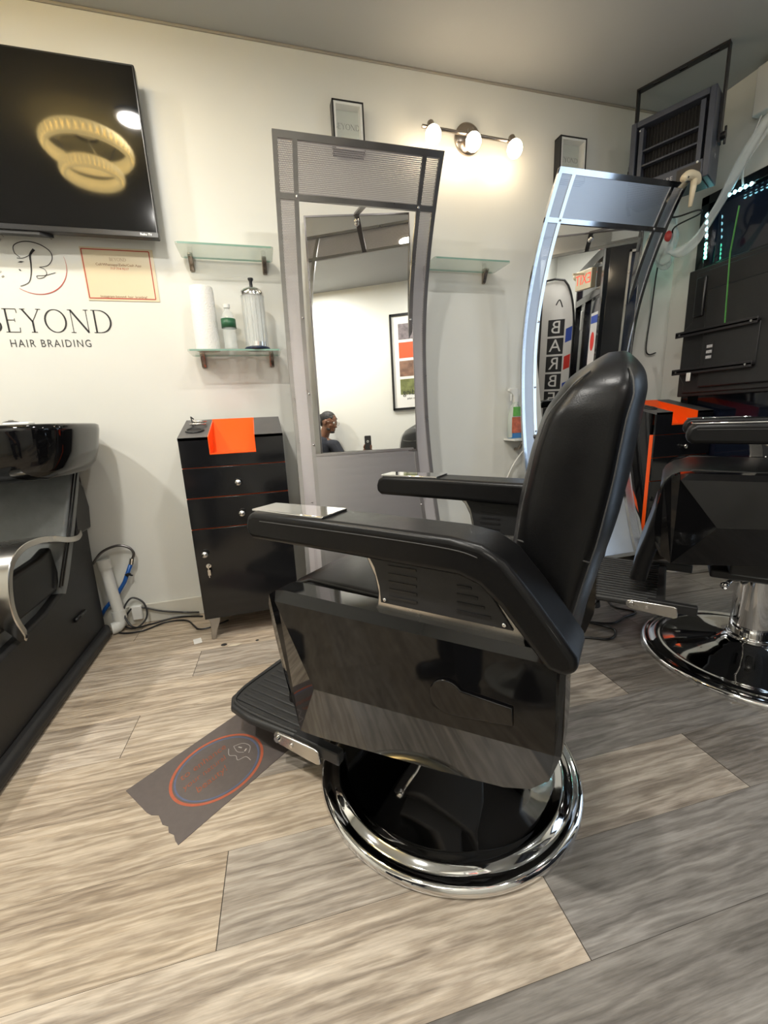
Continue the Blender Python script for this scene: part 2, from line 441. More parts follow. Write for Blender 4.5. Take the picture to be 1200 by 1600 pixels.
# wall finish: back wall
struct('wall_back', bx(XL-.1, XR+.1, YB, YB+.1, -.05, ZC), wall_m)
struct('wall_left', bx(XL-.1, XL, YF-.1, YB, -.05, ZC), wall_m)
struct('wall_front', bx(XL-.1, XE, YF-.1, YF, -.05, ZC), wall_m)
struct('wall_entry', bx(XE-.1, XE, YE, YF-.1, -.05, ZC), wall_m)
struct('wall_far', bx(XE-.1, XR+.1, YE-.1, YE, -.05, ZC), wall_m)
# right wall with a window opening (behind the big screen) and a glazed door opening
WY0, WY1, WZ0, WZ1 = 1.25, 2.20, .62, 2.215
DY0, DY1, DZ1 = .12, 1.02, 2.12
bm = bx(XR, XR+.1, WY1, YB+.1, -.05, ZC)
box(bm, XR, XR+.1, WY0, WY1, -.05, WZ0); box(bm, XR, XR+.1, WY0, WY1, WZ1, ZC)
box(bm, XR, XR+.1, DY1, WY0, -.05, ZC); box(bm, XR, XR+.1, DY0, DY1, DZ1, ZC); box(bm, XR, XR+.1, YE-.1, DY0, -.05, ZC)
struct('wall_right', bm, wall_m)
# dark window with frame
w1 = bpy.data.objects.new('window_1', None); COL.objects.link(w1); w1.location = (XR, (WY0+WY1)/2, WZ0); w1['kind'] = 'structure'
def local(o, bm):
    bmesh.ops.translate(bm, vec=-Vector(o.location), verts=bm.verts[:]); return bm
obj('window_pane', local(w1, bx(XR+.03, XR+.04, WY0, WY1, WZ0, WZ1)), tint, w1)
bm = bx(XR-.015, XR+.07, WY1-.05, WY1, WZ0, WZ1); box(bm, XR-.015, XR+.07, WY0, WY0+.05, WZ0, WZ1)
box(bm, XR-.015, XR+.07, WY0, WY1, WZ1-.05, WZ1); box(bm, XR-.015, XR+.07, WY0, WY1, WZ0, WZ0+.05); box(bm, XR-.01, XR+.06, WY0, WY1, 1.78, 1.83)
obj('window_frame', local(w1, bm), gloss_dull, w1, bevel=.004)
d1 = bpy.data.objects.new('door_1', None); COL.objects.link(d1); d1.location = (XR, (DY0+DY1)/2, 0); d1['kind'] = 'structure'
bm = bx(XR, XR+.07, DY0, DY0+.07, 0, DZ1); box(bm, XR, XR+.07, DY1-.07, DY1, 0, DZ1); box(bm, XR, XR+.07, DY0, DY1, DZ1-.07, DZ1); box(bm, XR, XR+.07, DY0, DY1, 0, .12)
obj('door_frame', local(d1, bm), plast_s, d1, bevel=.004)
obj('door_glass', local(d1, bx(XR+.03, XR+.036, DY0+.07, DY1-.07, .12, DZ1-.07)), glass_c, d1)
bm = bmesh.new(); tube([(XR-.01, DY0+.12, .9), (XR-.05, DY0+.12, .92), (XR-.05, DY0+.12, 1.18), (XR-.01, DY0+.12, 1.2)], .011, 10, bm)
obj('door_handle', local(d1, bm), steel, d1, smooth=True)
# baseboards
def baseboard(name, x0, x1, y0, y1):
    bm = bx(x0, x1, y0, y1, 0, .105)
    struct(name, bm, base_m, bevel=.004)
baseboard('baseboard_back', XL, XR, YB-.014, YB)
baseboard('baseboard_right', XR-.014, XR, 1.05, YB-.014)
baseboard('baseboard_front', XL, XE, YF, YF+.014)
# thin cove bead where the back wall meets the ceiling
bm = bx(XL, XR, YB-.008, YB, ZC-.011, ZC); struct('trim_1', bm, pbr('cove_paint', (.34, .31, .26), .6, noise=.1), bevel=.003)

# ------------------------------------------------------------------ ceiling lights
def ceiling_light(x, y, k, label):
    t = thing('ceiling_light', label, 'ceiling light', (x, y, ZC), group='round ceiling lights')
    obj('trim_ring', lathe([(.065, 0), (.085, 0), (.085, -.012), (.07, -.018), (.065, -.012)], 32), white_p, t, smooth=True)
    obj('diffuser', lathe([(.0, -.002), (.065, -.002), (.065, -.012), (.0, -.012)], 32), lamp_m, t)
    ld = bpy.data.lights.new('downlight', 'AREA'); ld.shape = 'DISK'; ld.size = .13; ld.energy = LIGHT_POW*k; ld.color = (1.0, .97, .905)
    lo = bpy.data.objects.new('downlight', ld); COL.objects.link(lo); lo.parent = t; lo.location = (0, 0, -.016)
lab = ['round ceiling light mirrored near the top of the left tall mirror', 'unseen round ceiling light added to brighten the left side of the salon',
       'round ceiling light between the television and the chandelier', 'unseen round ceiling light added to brighten the shampoo chair side', 'round ceiling light beside the glass door', 'round ceiling light in the entrance bay']
for (x, y, k), l in zip(LIGHTS, lab): ceiling_light(x, y, k, l)

# chandelier (seen in the television glass)
ch = thing('chandelier', 'two-tier round crystal chandelier glowing amber, reflected in the television', 'chandelier', (-.80, 1.33, ZC))
obj('canopy', lathe([(0, 0), (.07, 0), (.06, -.03), (0, -.035)], 24), chrome, ch, smooth=True)
bm = bmesh.new()
for a in range(4):
    tube([(.02*math.cos(a*PI/2), .02*math.sin(a*PI/2), -.03), (.21*math.cos(a*PI/2), .21*math.sin(a*PI/2), -.06)], .003, 6, bm)
bm.verts.index_update(); objs('cable', bm, chrome, ch)
for nm, R_, z0, h in (('upper_ring', .215, -.055, .075), ('lower_ring', .145, -.185, .065)):
    t = obj(nm, lathe([(R_-.012, z0), (R_, z0), (R_, z0-h), (R_-.012, z0-h)], 64), crystal_m, ch, smooth=True)
    bm = bmesh.new()
    for k in range(44):
        a = 2*PI*k/44; ball(bm, ((R_+.008)*math.cos(a), (R_+.008)*math.sin(a), z0-h/2), .012, 8, (1, 1, 2.2))
    obj('crystal_drops', bm, crystal_m, t)
bm = bmesh.new()
for a in range(4):
    c_, s_ = math.cos(a*PI/2+.6), math.sin(a*PI/2+.6)
    tube([(.21*c_, .21*s_, -.12), (.142*c_, .142*s_, -.19)], .003, 6, bm)
bm.verts.index_update(); objs('link', bm, chrome, ch)

# ------------------------------------------------------------------ three-bulb wall light
v = thing('vanity_light', 'chrome wall light bar with three lit globe bulbs', 'wall light', (1.21, YB, 2.44))
obj('back_plate', lathe([(0, 0), (.075, 0), (.075, -.012), (.06, -.026), (0, -.03)], 40, M=Matrix.Rotation(-PI/2, 4, 'X')), nickel, v, smooth=True, loc=(0, 0, 0), auto=40)
bm = bmesh.new(); cyl(bm, (0, -.02, 0), (0, -.085, 0), .012); tube([(-.29, -.085, -.018), (.27, -.085, -.032)], .0085, 10, bm)
cyl(bm, (0, -.085, 0), (0, -.085, -.03), .012)
obj('bar', bm, nickel, v, smooth=True, auto=40)
for k, bxp in enumerate((-.245, -.025, .215)):
    bm = bmesh.new(); zz = -.010-.014*(bxp+.3)/.6
    cyl(bm, (bxp, -.085, zz+.012), (bxp, -.105, zz-.045), .017, .027); h = obj('lamp_holder', bm, nickel, v, smooth=True, auto=40)
    bm = bmesh.new(); ball(bm, (bxp, -.118, zz-.058), .039, 24, (1, 1, 1.08)); obj('bulb', bm, bulb_m, h, smooth=True)

# ------------------------------------------------------------------ television on the back wall
tv = thing('television', 'large black flat-screen television mounted on the wall, switched off', 'television', (-.905, YB, 1.84))
TW, TZ, TY = .555, .638, -.105
obj('housing', prism_y(rrect(-TW, TW, 0, TZ, .006, 3), TY, TY+.035), plast_s, tv, bevel=.004)
obj('rear_shell', bx(-.42, .42, TY+.035, TY+.075, .06, .45), plast, tv, bevel=.012)
obj('screen', bx(-TW+.008, TW-.008, TY-.0015, TY+.002, .024, TZ-.008), tv_scr, tv)
obj('chin', bx(-TW, TW, TY-.004, TY+.004, 0, .022), plast_s, tv, bevel=.002)
obj('speaker_bar', prism_z([(-.5, TY+.002), (.1, TY+.002), (.14, TY+.03), (-.54, TY+.03)], -.012, .0), plast, tv)
obj('wall_mount', bx(-.2, .2, TY+.07, 0, .12, .38), yoke_m, tv)
obj('maker_mark', text_bm('TCL', .016, wallM(.01-.15, TY-.0055, .011)), steel, tv)
obj('maker_mark', text_bm('Roku TV', .013, wallM(TW-.05, TY-.0055, .011)), steel, tv)

# ------------------------------------------------------------------ wall lettering and logo
Mw = wallM(-1.37, YB-.0005, 1.466)
bm, wd = serif_word('BEYOND', .098, Mw, gap=.10, wt=1.5)
# fit the word so it ends at x = -.625
word = thing('wall_lettering', 'black serif letters reading BEYOND stuck on the wall below the television', 'wall sign', (-.625, YB, 1.466))
sx = .975
for vv in bm.verts: vv.co = Vector((-.620-.0+(vv.co.x+1.37)*sx-(wd*sx) , vv.co.y, vv.co.z))
bmesh.ops.translate(bm, vec=-Vector(word.location), verts=bm.verts[:])
obj('lettering', bm, blackv, word)
w2 = thing('wall_lettering', 'thin grey capitals reading HAIR BRAIDING under the word BEYOND', 'wall sign', (-.882, YB, 1.418))
bm = text_bm('HAIR BRAIDING', .046, wallM(0, -.001, 0), extrude=.0003, space=1.22)
xs = [q.co.x for q in bm.verts]; k = .315/(max(xs)-min(xs)); bmesh.ops.scale(bm, vec=(k, 1, 1), verts=bm.verts[:])
obj('lettering', bm, pbr('grey_vinyl', (.05, .05, .05), .6, noise=.05), w2)
# round script logo; local 2D in metres
lg = thing('wall_logo', 'round wall decal with a handwritten looping letter B inside a red arc', 'wall decal', (-.888, YB, 1.75))
Ml = wallM(0, -.001, 0)
sc_ = .125/430  # crop px -> m (x), relative to centre of crop (545,500)
def LP(px, py): return ((px-545)*sc_*1.05, (500-py)*sc_*1.12)
curve1 = spline([(*LP(360, 445), 0), (*LP(440, 440), 0), (*LP(520, 400), 0), (*LP(590, 330), 0)], 6)
c_loop = spline([(*LP(400, 435), 0), (*LP(345, 380), 0), (*LP(350, 300), 0), (*LP(440, 250), 0), (*LP(560, 240), 0), (*LP(690, 275), 0), (*LP(785, 350), 0), (*LP(790, 440), 0), (*LP(720, 520), 0), (*LP(610, 545), 0)], 8)
c_b = spline([(*LP(610, 545), 0), (*LP(670, 570), 0), (*LP(685, 625), 0), (*LP(640, 670), 0), (*LP(570, 685), 0), (*LP(560, 655), 0), (*LP(660, 645), 0), (*LP(800, 605), 0)], 8)
c_stem = spline([(*LP(590, 330), 0), (*LP(530, 400), 0), (*LP(515, 520), 0), (*LP(490, 640), 0), (*LP(440, 740), 0), (*LP(330, 790), 0)], 8)
bm = ribbon(curve1, .0022, Ml); ribbon(c_loop, lambda t: .0018+.0022*math.sin(PI*t), Ml, bm); ribbon(c_b, .0024, Ml, bm)
ribbon(c_stem, lambda t: .009*(1-t)**2+.0024, Ml, bm)
for a, b_ in (((360, 495), (435, 485)), ((352, 580), (380, 600))): ribbon([LP(*a), LP((a[0]+b_[0])/2, (a[1]+b_[1])/2), LP(*b_)], lambda t: .001+.005*math.sin(PI*t), Ml, bm)
obj('script_letter', bm, blackv, lg)
bm = ribbon([((.125)*math.cos(math.radians(a))-.0, .125*math.sin(math.radians(a))) for a in range(-125, 16, 5)], lambda t: .0035*math.sin(PI*min(1, t*.8+.12)), Ml)
obj('red_arc', bm, redv, lg)
ring_txt = 'BEYOND HAIR BRAIDING'
bm = bmesh.new()
for i, chh in enumerate(ring_txt):
    if chh == ' ': continue
    a = math.radians(205-i*(205-50)/(len(ring_txt)-1))
    M_ = wallM(.135*math.cos(a), -.0015, .135*math.sin(a)) @ Matrix.Rotation(a-PI/2, 4, 'Z')
    join_bm(bm, text_bm(chh, .015, M_, .0002))
obj('ring_lettering', bm, pbr('faint_grey_vinyl', (.16, .15, .13), .6, noise=.05), lg)

# payment poster
po = thing('poster', 'laminated poster with a red border and contact lines taped to the wall', 'poster', (-.552, YB, 1.605))
obj('sheet', bx(-.148, .148, -.003, -.0005, 0, .222), paper_p, po)
bm = bmesh.new()
for a, b_ in (((-.142, .010), (.132, .010)), ((.132, .010), (.132, .213)), ((.132, .213), (-.142, .213)), ((-.142, .213), (-.142, .010))):
    ribbon([a, ((a[0]+b_[0])/2, (a[1]+b_[1])/2), b_], .0042, wallM(0, -.0032, 0), bm)
obj('red_border', bm, redv, po)
bm, wd = serif_word('BEYOND', .013, wallM(-.036, -.0034, .168), gap=.12, wt=1.6)
join_bm(bm, text_bm('Call/Whatsapp/Zelle/Cash App:', .0148, wallM(0, -.0035, .152), .0002))
join_bm(bm, text_bm('Instagram beyond_hair_braiding!', .0148, wallM(0, -.0035, .018), .0002))
obj('lettering', bm, brown_t, po)
obj('phone_number', text_bm('717 714 9217', .0135, wallM(0, -.0035, .136), .0002), redv, po)

# ------------------------------------------------------------------ glass shelves
def glass_shelf(x0, x1, z, label, bxs):
    t = thing('glass_shelf', label, 'shelf', ((x0+x1)/2, YB, z), group='glass wall shelves'); hw = (x1-x0)/2
    obj('glass_panel', prism_z(rrect(-hw, hw, -.19, -.012, .012), -.004, .004), glass_g, t)
    bm = bx(-hw+.01, hw-.01, -.1905, -.1895, -.0038, .0038); box(bm, -hw+.01, hw-.01, -.0125, -.0115, -.0038, .0038)
    obj('glass_edge', bm, glass_e, t)
    for bxx in bxs:
        bxl = bxx-(x0+x1)/2
        pr = [(0, .018), (-.035, .016), (-.052, .008), (-.05, -.0), (-.034, -.012), (-.022, -.035), (-.012, -.055), (0, -.06)]
        bm = prism_x(pr, bxl-.011, bxl+.011)
        obj('bracket', bm, nickel, t, bevel=.006, seg=3)
    return t
glass_shelf(-.28, .135, 1.80, 'empty glass wall shelf to the right of the television', (-.24, .095))
glass_shelf(-.29, .128, 1.36, 'glass wall shelf holding a paper towel roll, bottle and jar', (-.245, .085))
glass_shelf(.93, 1.37, 1.80, 'empty glass wall shelf between the two tall mirrors', (.95, 1.31))
# paper towel roll
r = obj('paper_towel_roll', lathe([(.018, 0), (.052, 0), (.0545, .01), (.0545, .10), (.053, .26), (.050, .278), (.018, .278)], 40), towel_m, smooth=True, auto=60, loc=(-.205, 2.245, 1.365))
tag(r, 'white paper towel roll standing on the lower glass shelf', 'paper towels')
bt = thing('water_bottle', 'clear plastic water bottle with green label on the glass shelf', 'bottle', (-.10, 2.22, 1.365))
pr = [(.0, 0), (.026, 0), (.031, .006)]
for k in range(8): pr += [(.031, .012+k*.011), (.0285, .0165+k*.011)]
pr += [(.032, .102), (.032, .14), (.029, .15), (.022, .165), (.013, .176), (.012, .19), (.0, .19)]
obj('bottle_body', lathe(pr, 32), glass_j, bt, smooth=True)
obj('label_band', lathe([(.0322, .098), (.0330, .098), (.0330, .138), (.0322, .138)], 32), grn_lbl, bt, smooth=True)
obj('cap', lathe([(0, .186), (.0145, .186), (.0145, .202), (0, .203)], 24), white_p, bt)
jr = thing('disinfectant_jar', 'tall clear comb jar with chrome lid and black knob on the lower glass shelf', 'jar', (.02, 2.22, 1.365))
bm = lathe([(.044, .0), (.052, .004), (.052, .24), (.0475, .242), (.0475, .012), (.044, .0)], 40)
obj('glass_cylinder', bm, glass_j, jr, smooth=True, auto=50)
bm = bmesh.new()
for k in range(14):
    a = 2*PI*k/14; cyl(bm, (.051*math.cos(a), .051*math.sin(a), .02), (.051*math.cos(a), .051*math.sin(a), .235), .0009, seg=6)
obj('glass_flutes', bm, steel, jr)
obj('base_ring', lathe([(0, 0), (.058, 0), (.060, .006), (.056, .012), (0, .012)], 40), pbr('navy_base', (.01, .02, .05), .3, noise=.1), jr, smooth=True)
obj('comb_basket', lathe([(0, .014), (.049, .014), (.049, .034), (.047, .034), (.047, .016), (0, .016)], 32), chrome, jr, smooth=True, auto=40)
bm = lathe([(.0, .282), (.016, .280), (.034, .272), (.050, .262), (.055, .25), (.055, .238), (.0, .238)], 40)
lid = obj('lid', bm, chrome, jr, smooth=True, auto=50)
obj('knob', lathe([(0, .28), (.008, .28), (.007, .302), (.013, .312), (.012, .318), (0, .319)], 24), plast_s, lid, smooth=True, auto=50)
bm = bmesh.new(); cyl(bm, (0, 0, .02), (0, 0, .27), .002, seg=8); obj('lift_rod', bm, chrome, jr)

# ------------------------------------------------------------------ shadow-box frames high on the wall
def shadow_box(x0, x1, z0, z1, label, glyph):
    t = thing('picture_frame', label, 'picture frame', ((x0+x1)/2, YB, z0), group='small black framed BEYOND pictures'); hw = (x1-x0)/2; H = z1-z0; D = .052
    bm = bmesh.new()
    for a in ((-hw, -hw+.007, 0, H), (hw-.007, hw, 0, H), (-hw, hw, 0, .007), (-hw, hw, H-.007, H)):
        box(bm, a[0], a[1], -D, 0, a[2], a[3])
    obj('frame', bm, plast_s, t)
    bm = bmesh.new()
    for a in ((-hw+.007, -hw+.017, .007, H-.007), (hw-.017, hw-.007, .007, H-.007), (-hw+.017, hw-.017, .007, .017), (-hw+.017, hw-.017, H-.017, H-.007)):
        box(bm, a[0], a[1], -D+.002, -.006, a[2], a[3])
    obj('white_mount', bm, paper_w, t)
    obj('picture_sheet', bx(-hw+.007, hw-.007, -.008, -.004, .007, H-.007), pbr('pale_green_paper', (.46, .50, .44), .6, noise=.05), t)
    bm, wd_ = serif_word('BEYOND', .024, wallM(0, -.0084, .115), gap=.12, wt=2.2)
    bmesh.ops.translate(bm, vec=(-wd_/2, 0, 0), verts=bm.verts[:])
    if glyph:
        M_ = wallM(0, -.0082, .055); cc = spline([(-.012, .012, 0), (.004, .022, 0), (.012, .012, 0), (.0, .0, 0), (.012, -.01, 0), (.0, -.024, 0), (-.012, -.016, 0)], 6)
        ribbon(cc, .003, M_, bm)
    obj('print', bm, blackv, t)
    obj('glass', bx(-hw+.006, hw-.006, -D+.0005, -D+.0015, .006, H-.006), glass_c, t)
shadow_box(.478, .632, 2.292, 2.503, 'small black framed picture behind the top of the left tall mirror', True)
shadow_box(1.755, 1.93, 2.28, 2.498, 'small black framed picture behind the top of the right tall mirror', False)

# ------------------------------------------------------------------ tall salon mirrors
def yprof(z): # bow of the frame
    return -.40*max(0, z-1.3)**2 - .17*max(0, 1.3-z)**2
def salon_mirror(x0, x1, ymid, label, nrm, mtop, mx0, mx1, bright, yoff):
    """frame stands on the floor; outer x0..x1"""
    xc = (x0+x1)/2; hw = (x1-x0)/2
    t = thing('salon_mirror', label, 'mirror', (xc, ymid, 0), group='tall bowed steel salon mirrors')
    P = perf2 if bright else perf; BAR = polish_m if bright else steel; PAN = panel2_m if bright else panel_m
    Z0, Z1 = .12, 2.115; IT, IB = 1.93, .855; bw = .095
    zs = [Z0+(Z1-Z0)*k/40 for k in range(41)]
    def strip(xa, xb, za, zb, th, off=0., bm=None, flare=True):
        bm = bm or bmesh.new(); n = max(2, int(round((zb-za)/.04))); rings = []
        for k in range(n+1):
            z = za+(zb-za)*k/n; y = yprof(z)+off
            fl = (.0 if bright else .03)*max(0, 1-z/1.0)**1.5
            f = lambda x: x*(1+fl/hw)
            rings.append([(f(xa), y, z), (f(xb), y, z), (f(xb), y+th, z), (f(xa), y+th, z)])
        return loft(rings, bm)
    # perforated border sheets (one mesh), plain lower panel
    bm = strip(-hw, -hw+bw, Z0, Z1, .0012, .004); strip(hw-bw, hw, Z0, Z1, .0012, .004, bm); strip(-hw+bw, hw-bw, IT, Z1, .0012, .004, bm)
    obj('perforated_border', bm, P, t)
    obj('lower_panel', strip(-hw+bw, hw-bw, Z0, IB, .0015, .004), PAN, t)
    bw_ = .019
    bm = strip(-hw, -hw+bw_, Z0, Z1, .016); strip(hw-bw_, hw, Z0, Z1, .016, bm=bm)
    strip(-hw+bw-bw_, -hw+bw, Z0, Z1, .012, bm=bm); strip(hw-bw, hw-bw+bw_, Z0, Z1, .012, bm=bm)
    strip(-hw, hw, Z1-bw_, Z1+.001, .014, bm=bm); strip(-hw, hw, Z0, Z0+bw_, .014, bm=bm)
    strip(-hw, hw, IT, IT+bw_, .012, -.001, bm=bm)
    strip(-hw+bw, hw-bw, IB-.012, IB, .012, -.001, bm=bm)
    obj('frame', bm, BAR, t)
    bm = bmesh.new()
    for (px_, pz) in ((-hw+bw-.008, IT+.01), (hw-bw+.008, IT+.01), (-hw+bw-.008, 1.5), (-hw+bw-.008, 1.15), (-hw+bw-.008, .9), (hw-bw+.01, .55), (hw-bw+.008, 1.5)):
        ball(bm, (px_, yprof(pz)-.002, pz), .006, 10, (1, .5, 1))
    bm.verts.index_update(); objs('rivet', bm, chrome, t, smooth=True)
    # inner swivelling mirror
    n = Vector(nrm).normalized(); ux = Vector((0, 0, 1)).cross(n).normalized(); ux = -ux if ux.x < 0 else ux
    uz = n.cross(ux); uz = -uz if uz.z < 0 else uz
    top_c = Vector(((mx0+mx1)/2-xc, yoff, mtop)); hw2 = (mx1-mx0)/2/ux.x; Hm = 1.165
    def rect(a, b, c, d, o0, o1, bm=None):
        bm = bm or bmesh.new()
        vs = [top_c+ux*p+uz*q+n*o for o in (o0, o1) for p, q in ((a, c), (b, c), (b, d), (a, d))]
        V = [bm.verts.new(q) for q in vs]
        for f in ((0, 1, 2, 3), (7, 6, 5, 4), (0, 4, 5, 1), (1, 5, 6, 2), (2, 6, 7, 3), (3, 7, 4, 0)): bm.faces.new([V[i] for i in f])
        return bm
    mg = obj('mirror_glass', rect(-hw2+.008, hw2-.002, -Hm+.01, -.008, -.004, .0), mirror_m, t)
    bm = rect(-hw2, -hw2+.008, -Hm, 0, -.028, .004); rect(hw2-.002, hw2+.002, -Hm, 0, -.02, .002, bm); rect(-hw2, hw2, -.008, 0, -.028, .003, bm); rect(-hw2, hw2, -Hm, -Hm+.01, -.028, .003, bm)
    obj('mirror_edge', bm, dsteel, mg)
    # support arm from the frame crossbar down to the mirror top, with a ball knob
    bm = bmesh.new(); a = Vector((.02, yprof(IT)+.01, IT+.005)); b_ = top_c+Vector((0, 0, .0))
    M_ = (b_-a)
    box(bm, -.012, .012, -.004, .004, 0, M_.length, Matrix.Translation(a) @ M_.to_track_quat('Z', 'Y').to_matrix().to_4x4())
    sa = obj('support_arm', bm, dsteel, t)
    bm = bmesh.new(); kc = top_c+n*.014+uz*(-.035); ball(bm, kc, .012, 16); cyl(bm, kc, kc-n*.012, .006)
    obj('knob', bm, chrome, sa, smooth=True)
    # floor legs
    for s_ in (-1, 1):
        bm = bmesh.new(); z = Z0+.03; y = yprof(z)
        tube([(s_*(hw-.03), y+.012, .22), (s_*(hw-.01), y-.0, .012)], .010, 8, bm); cyl(bm, (s_*(hw-.01), y, 0), (s_*(hw-.01), y, .014), .014)
        obj('leg', bm, BAR, t, smooth=True, auto=40)
        bm = bmesh.new()
        tube([(s_*(hw-.05), yprof(.6)+.012, .62), (s_*(hw-.06), .13, .012)], .008, 8, bm); cyl(bm, (s_*(hw-.06), .13, 0), (s_*(hw-.06), .13, .014), .014)
        obj('rear_strut', bm, BAR, t, smooth=True, auto=40)
    return t
salon_mirror(.155, .872, 2.172, 'left tall bowed mirror in a perforated grey steel frame behind the front barber chair', (-.236, -.970, .054), 2.0, .304, .806, False, .082)
salon_mirror(1.455, 2.225, 2.172, 'right tall bowed mirror in a shiny steel frame near the corner', (-.42, -.905, -.06), 1.99, 1.66, 2.16, True, .04)

# cream handle hanging on the right mirror's top corner
h_ = thing('plastic_hook', 'cream T-shaped plastic hook hung over the right mirror top corner', 'hook', (2.215, 1.885, 2.05))
bm = bmesh.new(); tube(spline([(-.055, 0, .065), (-.02, 0, .088), (.03, 0, .085), (.055, .01, .06)], 5), [.014, .017, .019, .02, .021, .022, .022, .022, .021, .021, .02, .02, .019, .018, .017, .014], 14, bm)
obj('head', bm, cream_p, h_, smooth=True)
bm = bmesh.new(); tube([(.02, 0, .08), (.018, 0, .03), (.01, 0, -.05)], [.016, .014, .009], 12, bm); obj('grip', bm, cream_p, h_, smooth=True)
bm = bmesh.new(); ball(bm, (-.04, -.016, .07), .005, 10); obj('screw', bm, plast_s, h_, smooth=True)

# ------------------------------------------------------------------ barber stations
def station(loc, label, items):
    t = thing('barber_station', label, 'salon cabinet', loc, group='black and orange barber stations')
    Wd, D = .222, .31; zb, zf, zk = .118, .972, 1.05
    ztop = lambda y: zf+(zk-zf)*y/D
    nx0, nx1, nz = -.100, .098, .895
    # carcass made of panels, slanted top with a notch
    bm = bmesh.new()
    side = [(.036, zb), (D, zb), (D, zk), (.036, ztop(.036))]
    prism_x(side, -Wd, -Wd+.014, bm); prism_x(side, Wd-.014, Wd, bm)
    box(bm, -Wd+.014, Wd-.014, .036, D, zb, zb+.014); box(bm, -Wd+.014, Wd-.014, D-.01, D, zb+.014, zk-.002)
    obj('body', bm, gloss_dull, t)
    obj('front_edge', bx(-Wd, Wd, .012, .036, zb, .842), orange, t)
    top = [(.0, zf-.012), (D+.002, zk-.012), (D+.002, zk+.001), (.0, zf+.001)]
    obj('top_panel', prism_x(top, -Wd-.001, nx0), topgrey, t); obj('top_panel', prism_x(top, nx1, Wd+.001), topgrey, t)
    bm = bmesh.new()
    pts = [(-Wd, .842), (Wd, .842), (Wd, zf), (nx1, zf), (nx1, nz), (nx0, nz), (nx0, zf), (-Wd, zf)]
    a = prism_y([(-Wd, .842), (Wd, .842), (Wd, nz), (-Wd, nz)], 0, .012, bm); prism_y([(-Wd, nz), (nx0, nz), (nx0, zf), (-Wd, zf)], 0, .012, bm); prism_y([(nx1, nz), (Wd, nz), (Wd, zf), (nx1, zf)], 0, .012, bm)
    obj('apron', bm, gloss_dull, t)
    bm = bx(nx0, nx1, -.0008, D-.10, nz, nz+.004); 
    prism_x([(0, nz), (D, nz), (D, zk+.001), (0, zf+.001)], nx0-.0005, nx0+.003, bm); prism_x([(0, nz), (D, nz), (D, zk+.001), (0, zf+.001)], nx1-.003, nx1+.0005, bm)
    prism_x([(D-.20, nz), (D-.19, nz), (D-.012, zk+.001), (D-.02, zk+.001)], nx0, nx1, bm)
    obj('orange_tray', bm, orange, t)
    def knob(par, x, z):
        M_ = Matrix.Translation((x, 0, z)) @ Matrix.Rotation(PI/2, 4, 'X')
        obj('knob', lathe([(0, 0), (.006, 0), (.006, .012), (.014, .017), (.0155, .022), (.012, .028), (0, .031)], 24, M=M_.to_3x3().to_4x4(), center=M_.translation), alu, par, smooth=True, auto=50)
    for nm, z0, z1, kx, kz in (('drawer', .706, .838, .005, .764), ('drawer', .563, .701, .005, .62)):
        d = obj(nm, bx(-Wd, Wd, -.001, .011, z0, z1), gloss_dull, t, bevel=.0015); knob(d, kx, kz)
    d = obj('door', bx(-Wd, Wd, -.001, .011, zb, .558), gloss_dull, t, bevel=.0015); knob(d, -.178, .445)
    bm = bmesh.new(); cyl(bm, (-.170, 0, .385), (-.170, -.01, .385), .011); cyl(bm, (-.170, -.01, .385), (-.170, -.022, .385), .006); box(bm, -.1715, -.1685, -.03, -.02, .335, .385)
    box(bm, -.175, -.163, -.028, -.024, .345, .372); obj('lock', bm, chrome, d)
    for s_ in (-1, 1):
        for yy in (.035, D-.045):
            bm = bmesh.new()
            rings = []
            for z, w_, ox in ((zb, .03, 0), (.09, .022, -.004*s_), (.05, .015, .004*s_), (0, .010, .012*s_)):
                x = s_*(Wd-.035)+ox; rings.append([(x-w_, yy-.014, z), (x+w_, yy-.014, z), (x+w_, yy+.014, z), (x-w_, yy+.014, z)])
            loft(rings, bm); obj('leg', bm, steel, t, bevel=.003)
    # holder ring sunk in the slanted top
    sl = math.atan2(zk-zf, D); y1 = .105
    Mh = Matrix.Translation((-.163, y1, ztop(y1)+.003)) @ Matrix.Rotation(sl, 4, 'X')
    obj('holder_ring', lathe([(.030, -.002), (.041, -.002), (.041, .004), (.034, .006), (.030, .002)], 36, M=Mh.to_3x3().to_4x4(), center=Mh.translation), plast_s, t, smooth=True)
    obj('holder_hole', lathe([(0, -.001), (.031, -.001), (.031, .001), (0, .001)], 36, M=Mh.to_3x3().to_4x4(), center=Mh.translation), blackv, t)
    return t, ztop
s1, zt = station((-.135, 2.0, 0), 'black barber station with two drawers, orange tray and curl holder on top', True)
station((2.475, 1.985, 0), 'black barber station with orange edges beside the right tall mirror', False)
cw = thing('coil_tool_holder', 'chrome double-ring coil tool holder on the left barber station', 'tool holder', (-.290, 2.19, 1.02))
for k, yy in enumerate((-.018, .030)):
    bm = bmesh.new(); n = 40
    ring = [(.032*math.cos(2*PI*i/n), yy+.024*math.sin(2*PI*i/n), .014+yy*.26+.0015*(i % 2)) for i in range(n)]
    tube(ring, [.0045+.0015*(i % 2) for i in range(n)], 8, bm, closed=True); obj('ring', bm, white_p if False else alu, cw, smooth=True)
bm = bmesh.new(); tube([(-.022, .035, .034), (-.034, .04, .045), (-.022, -.02, .004)], .003, 6, bm); obj('arm', bm, plast_s, cw)

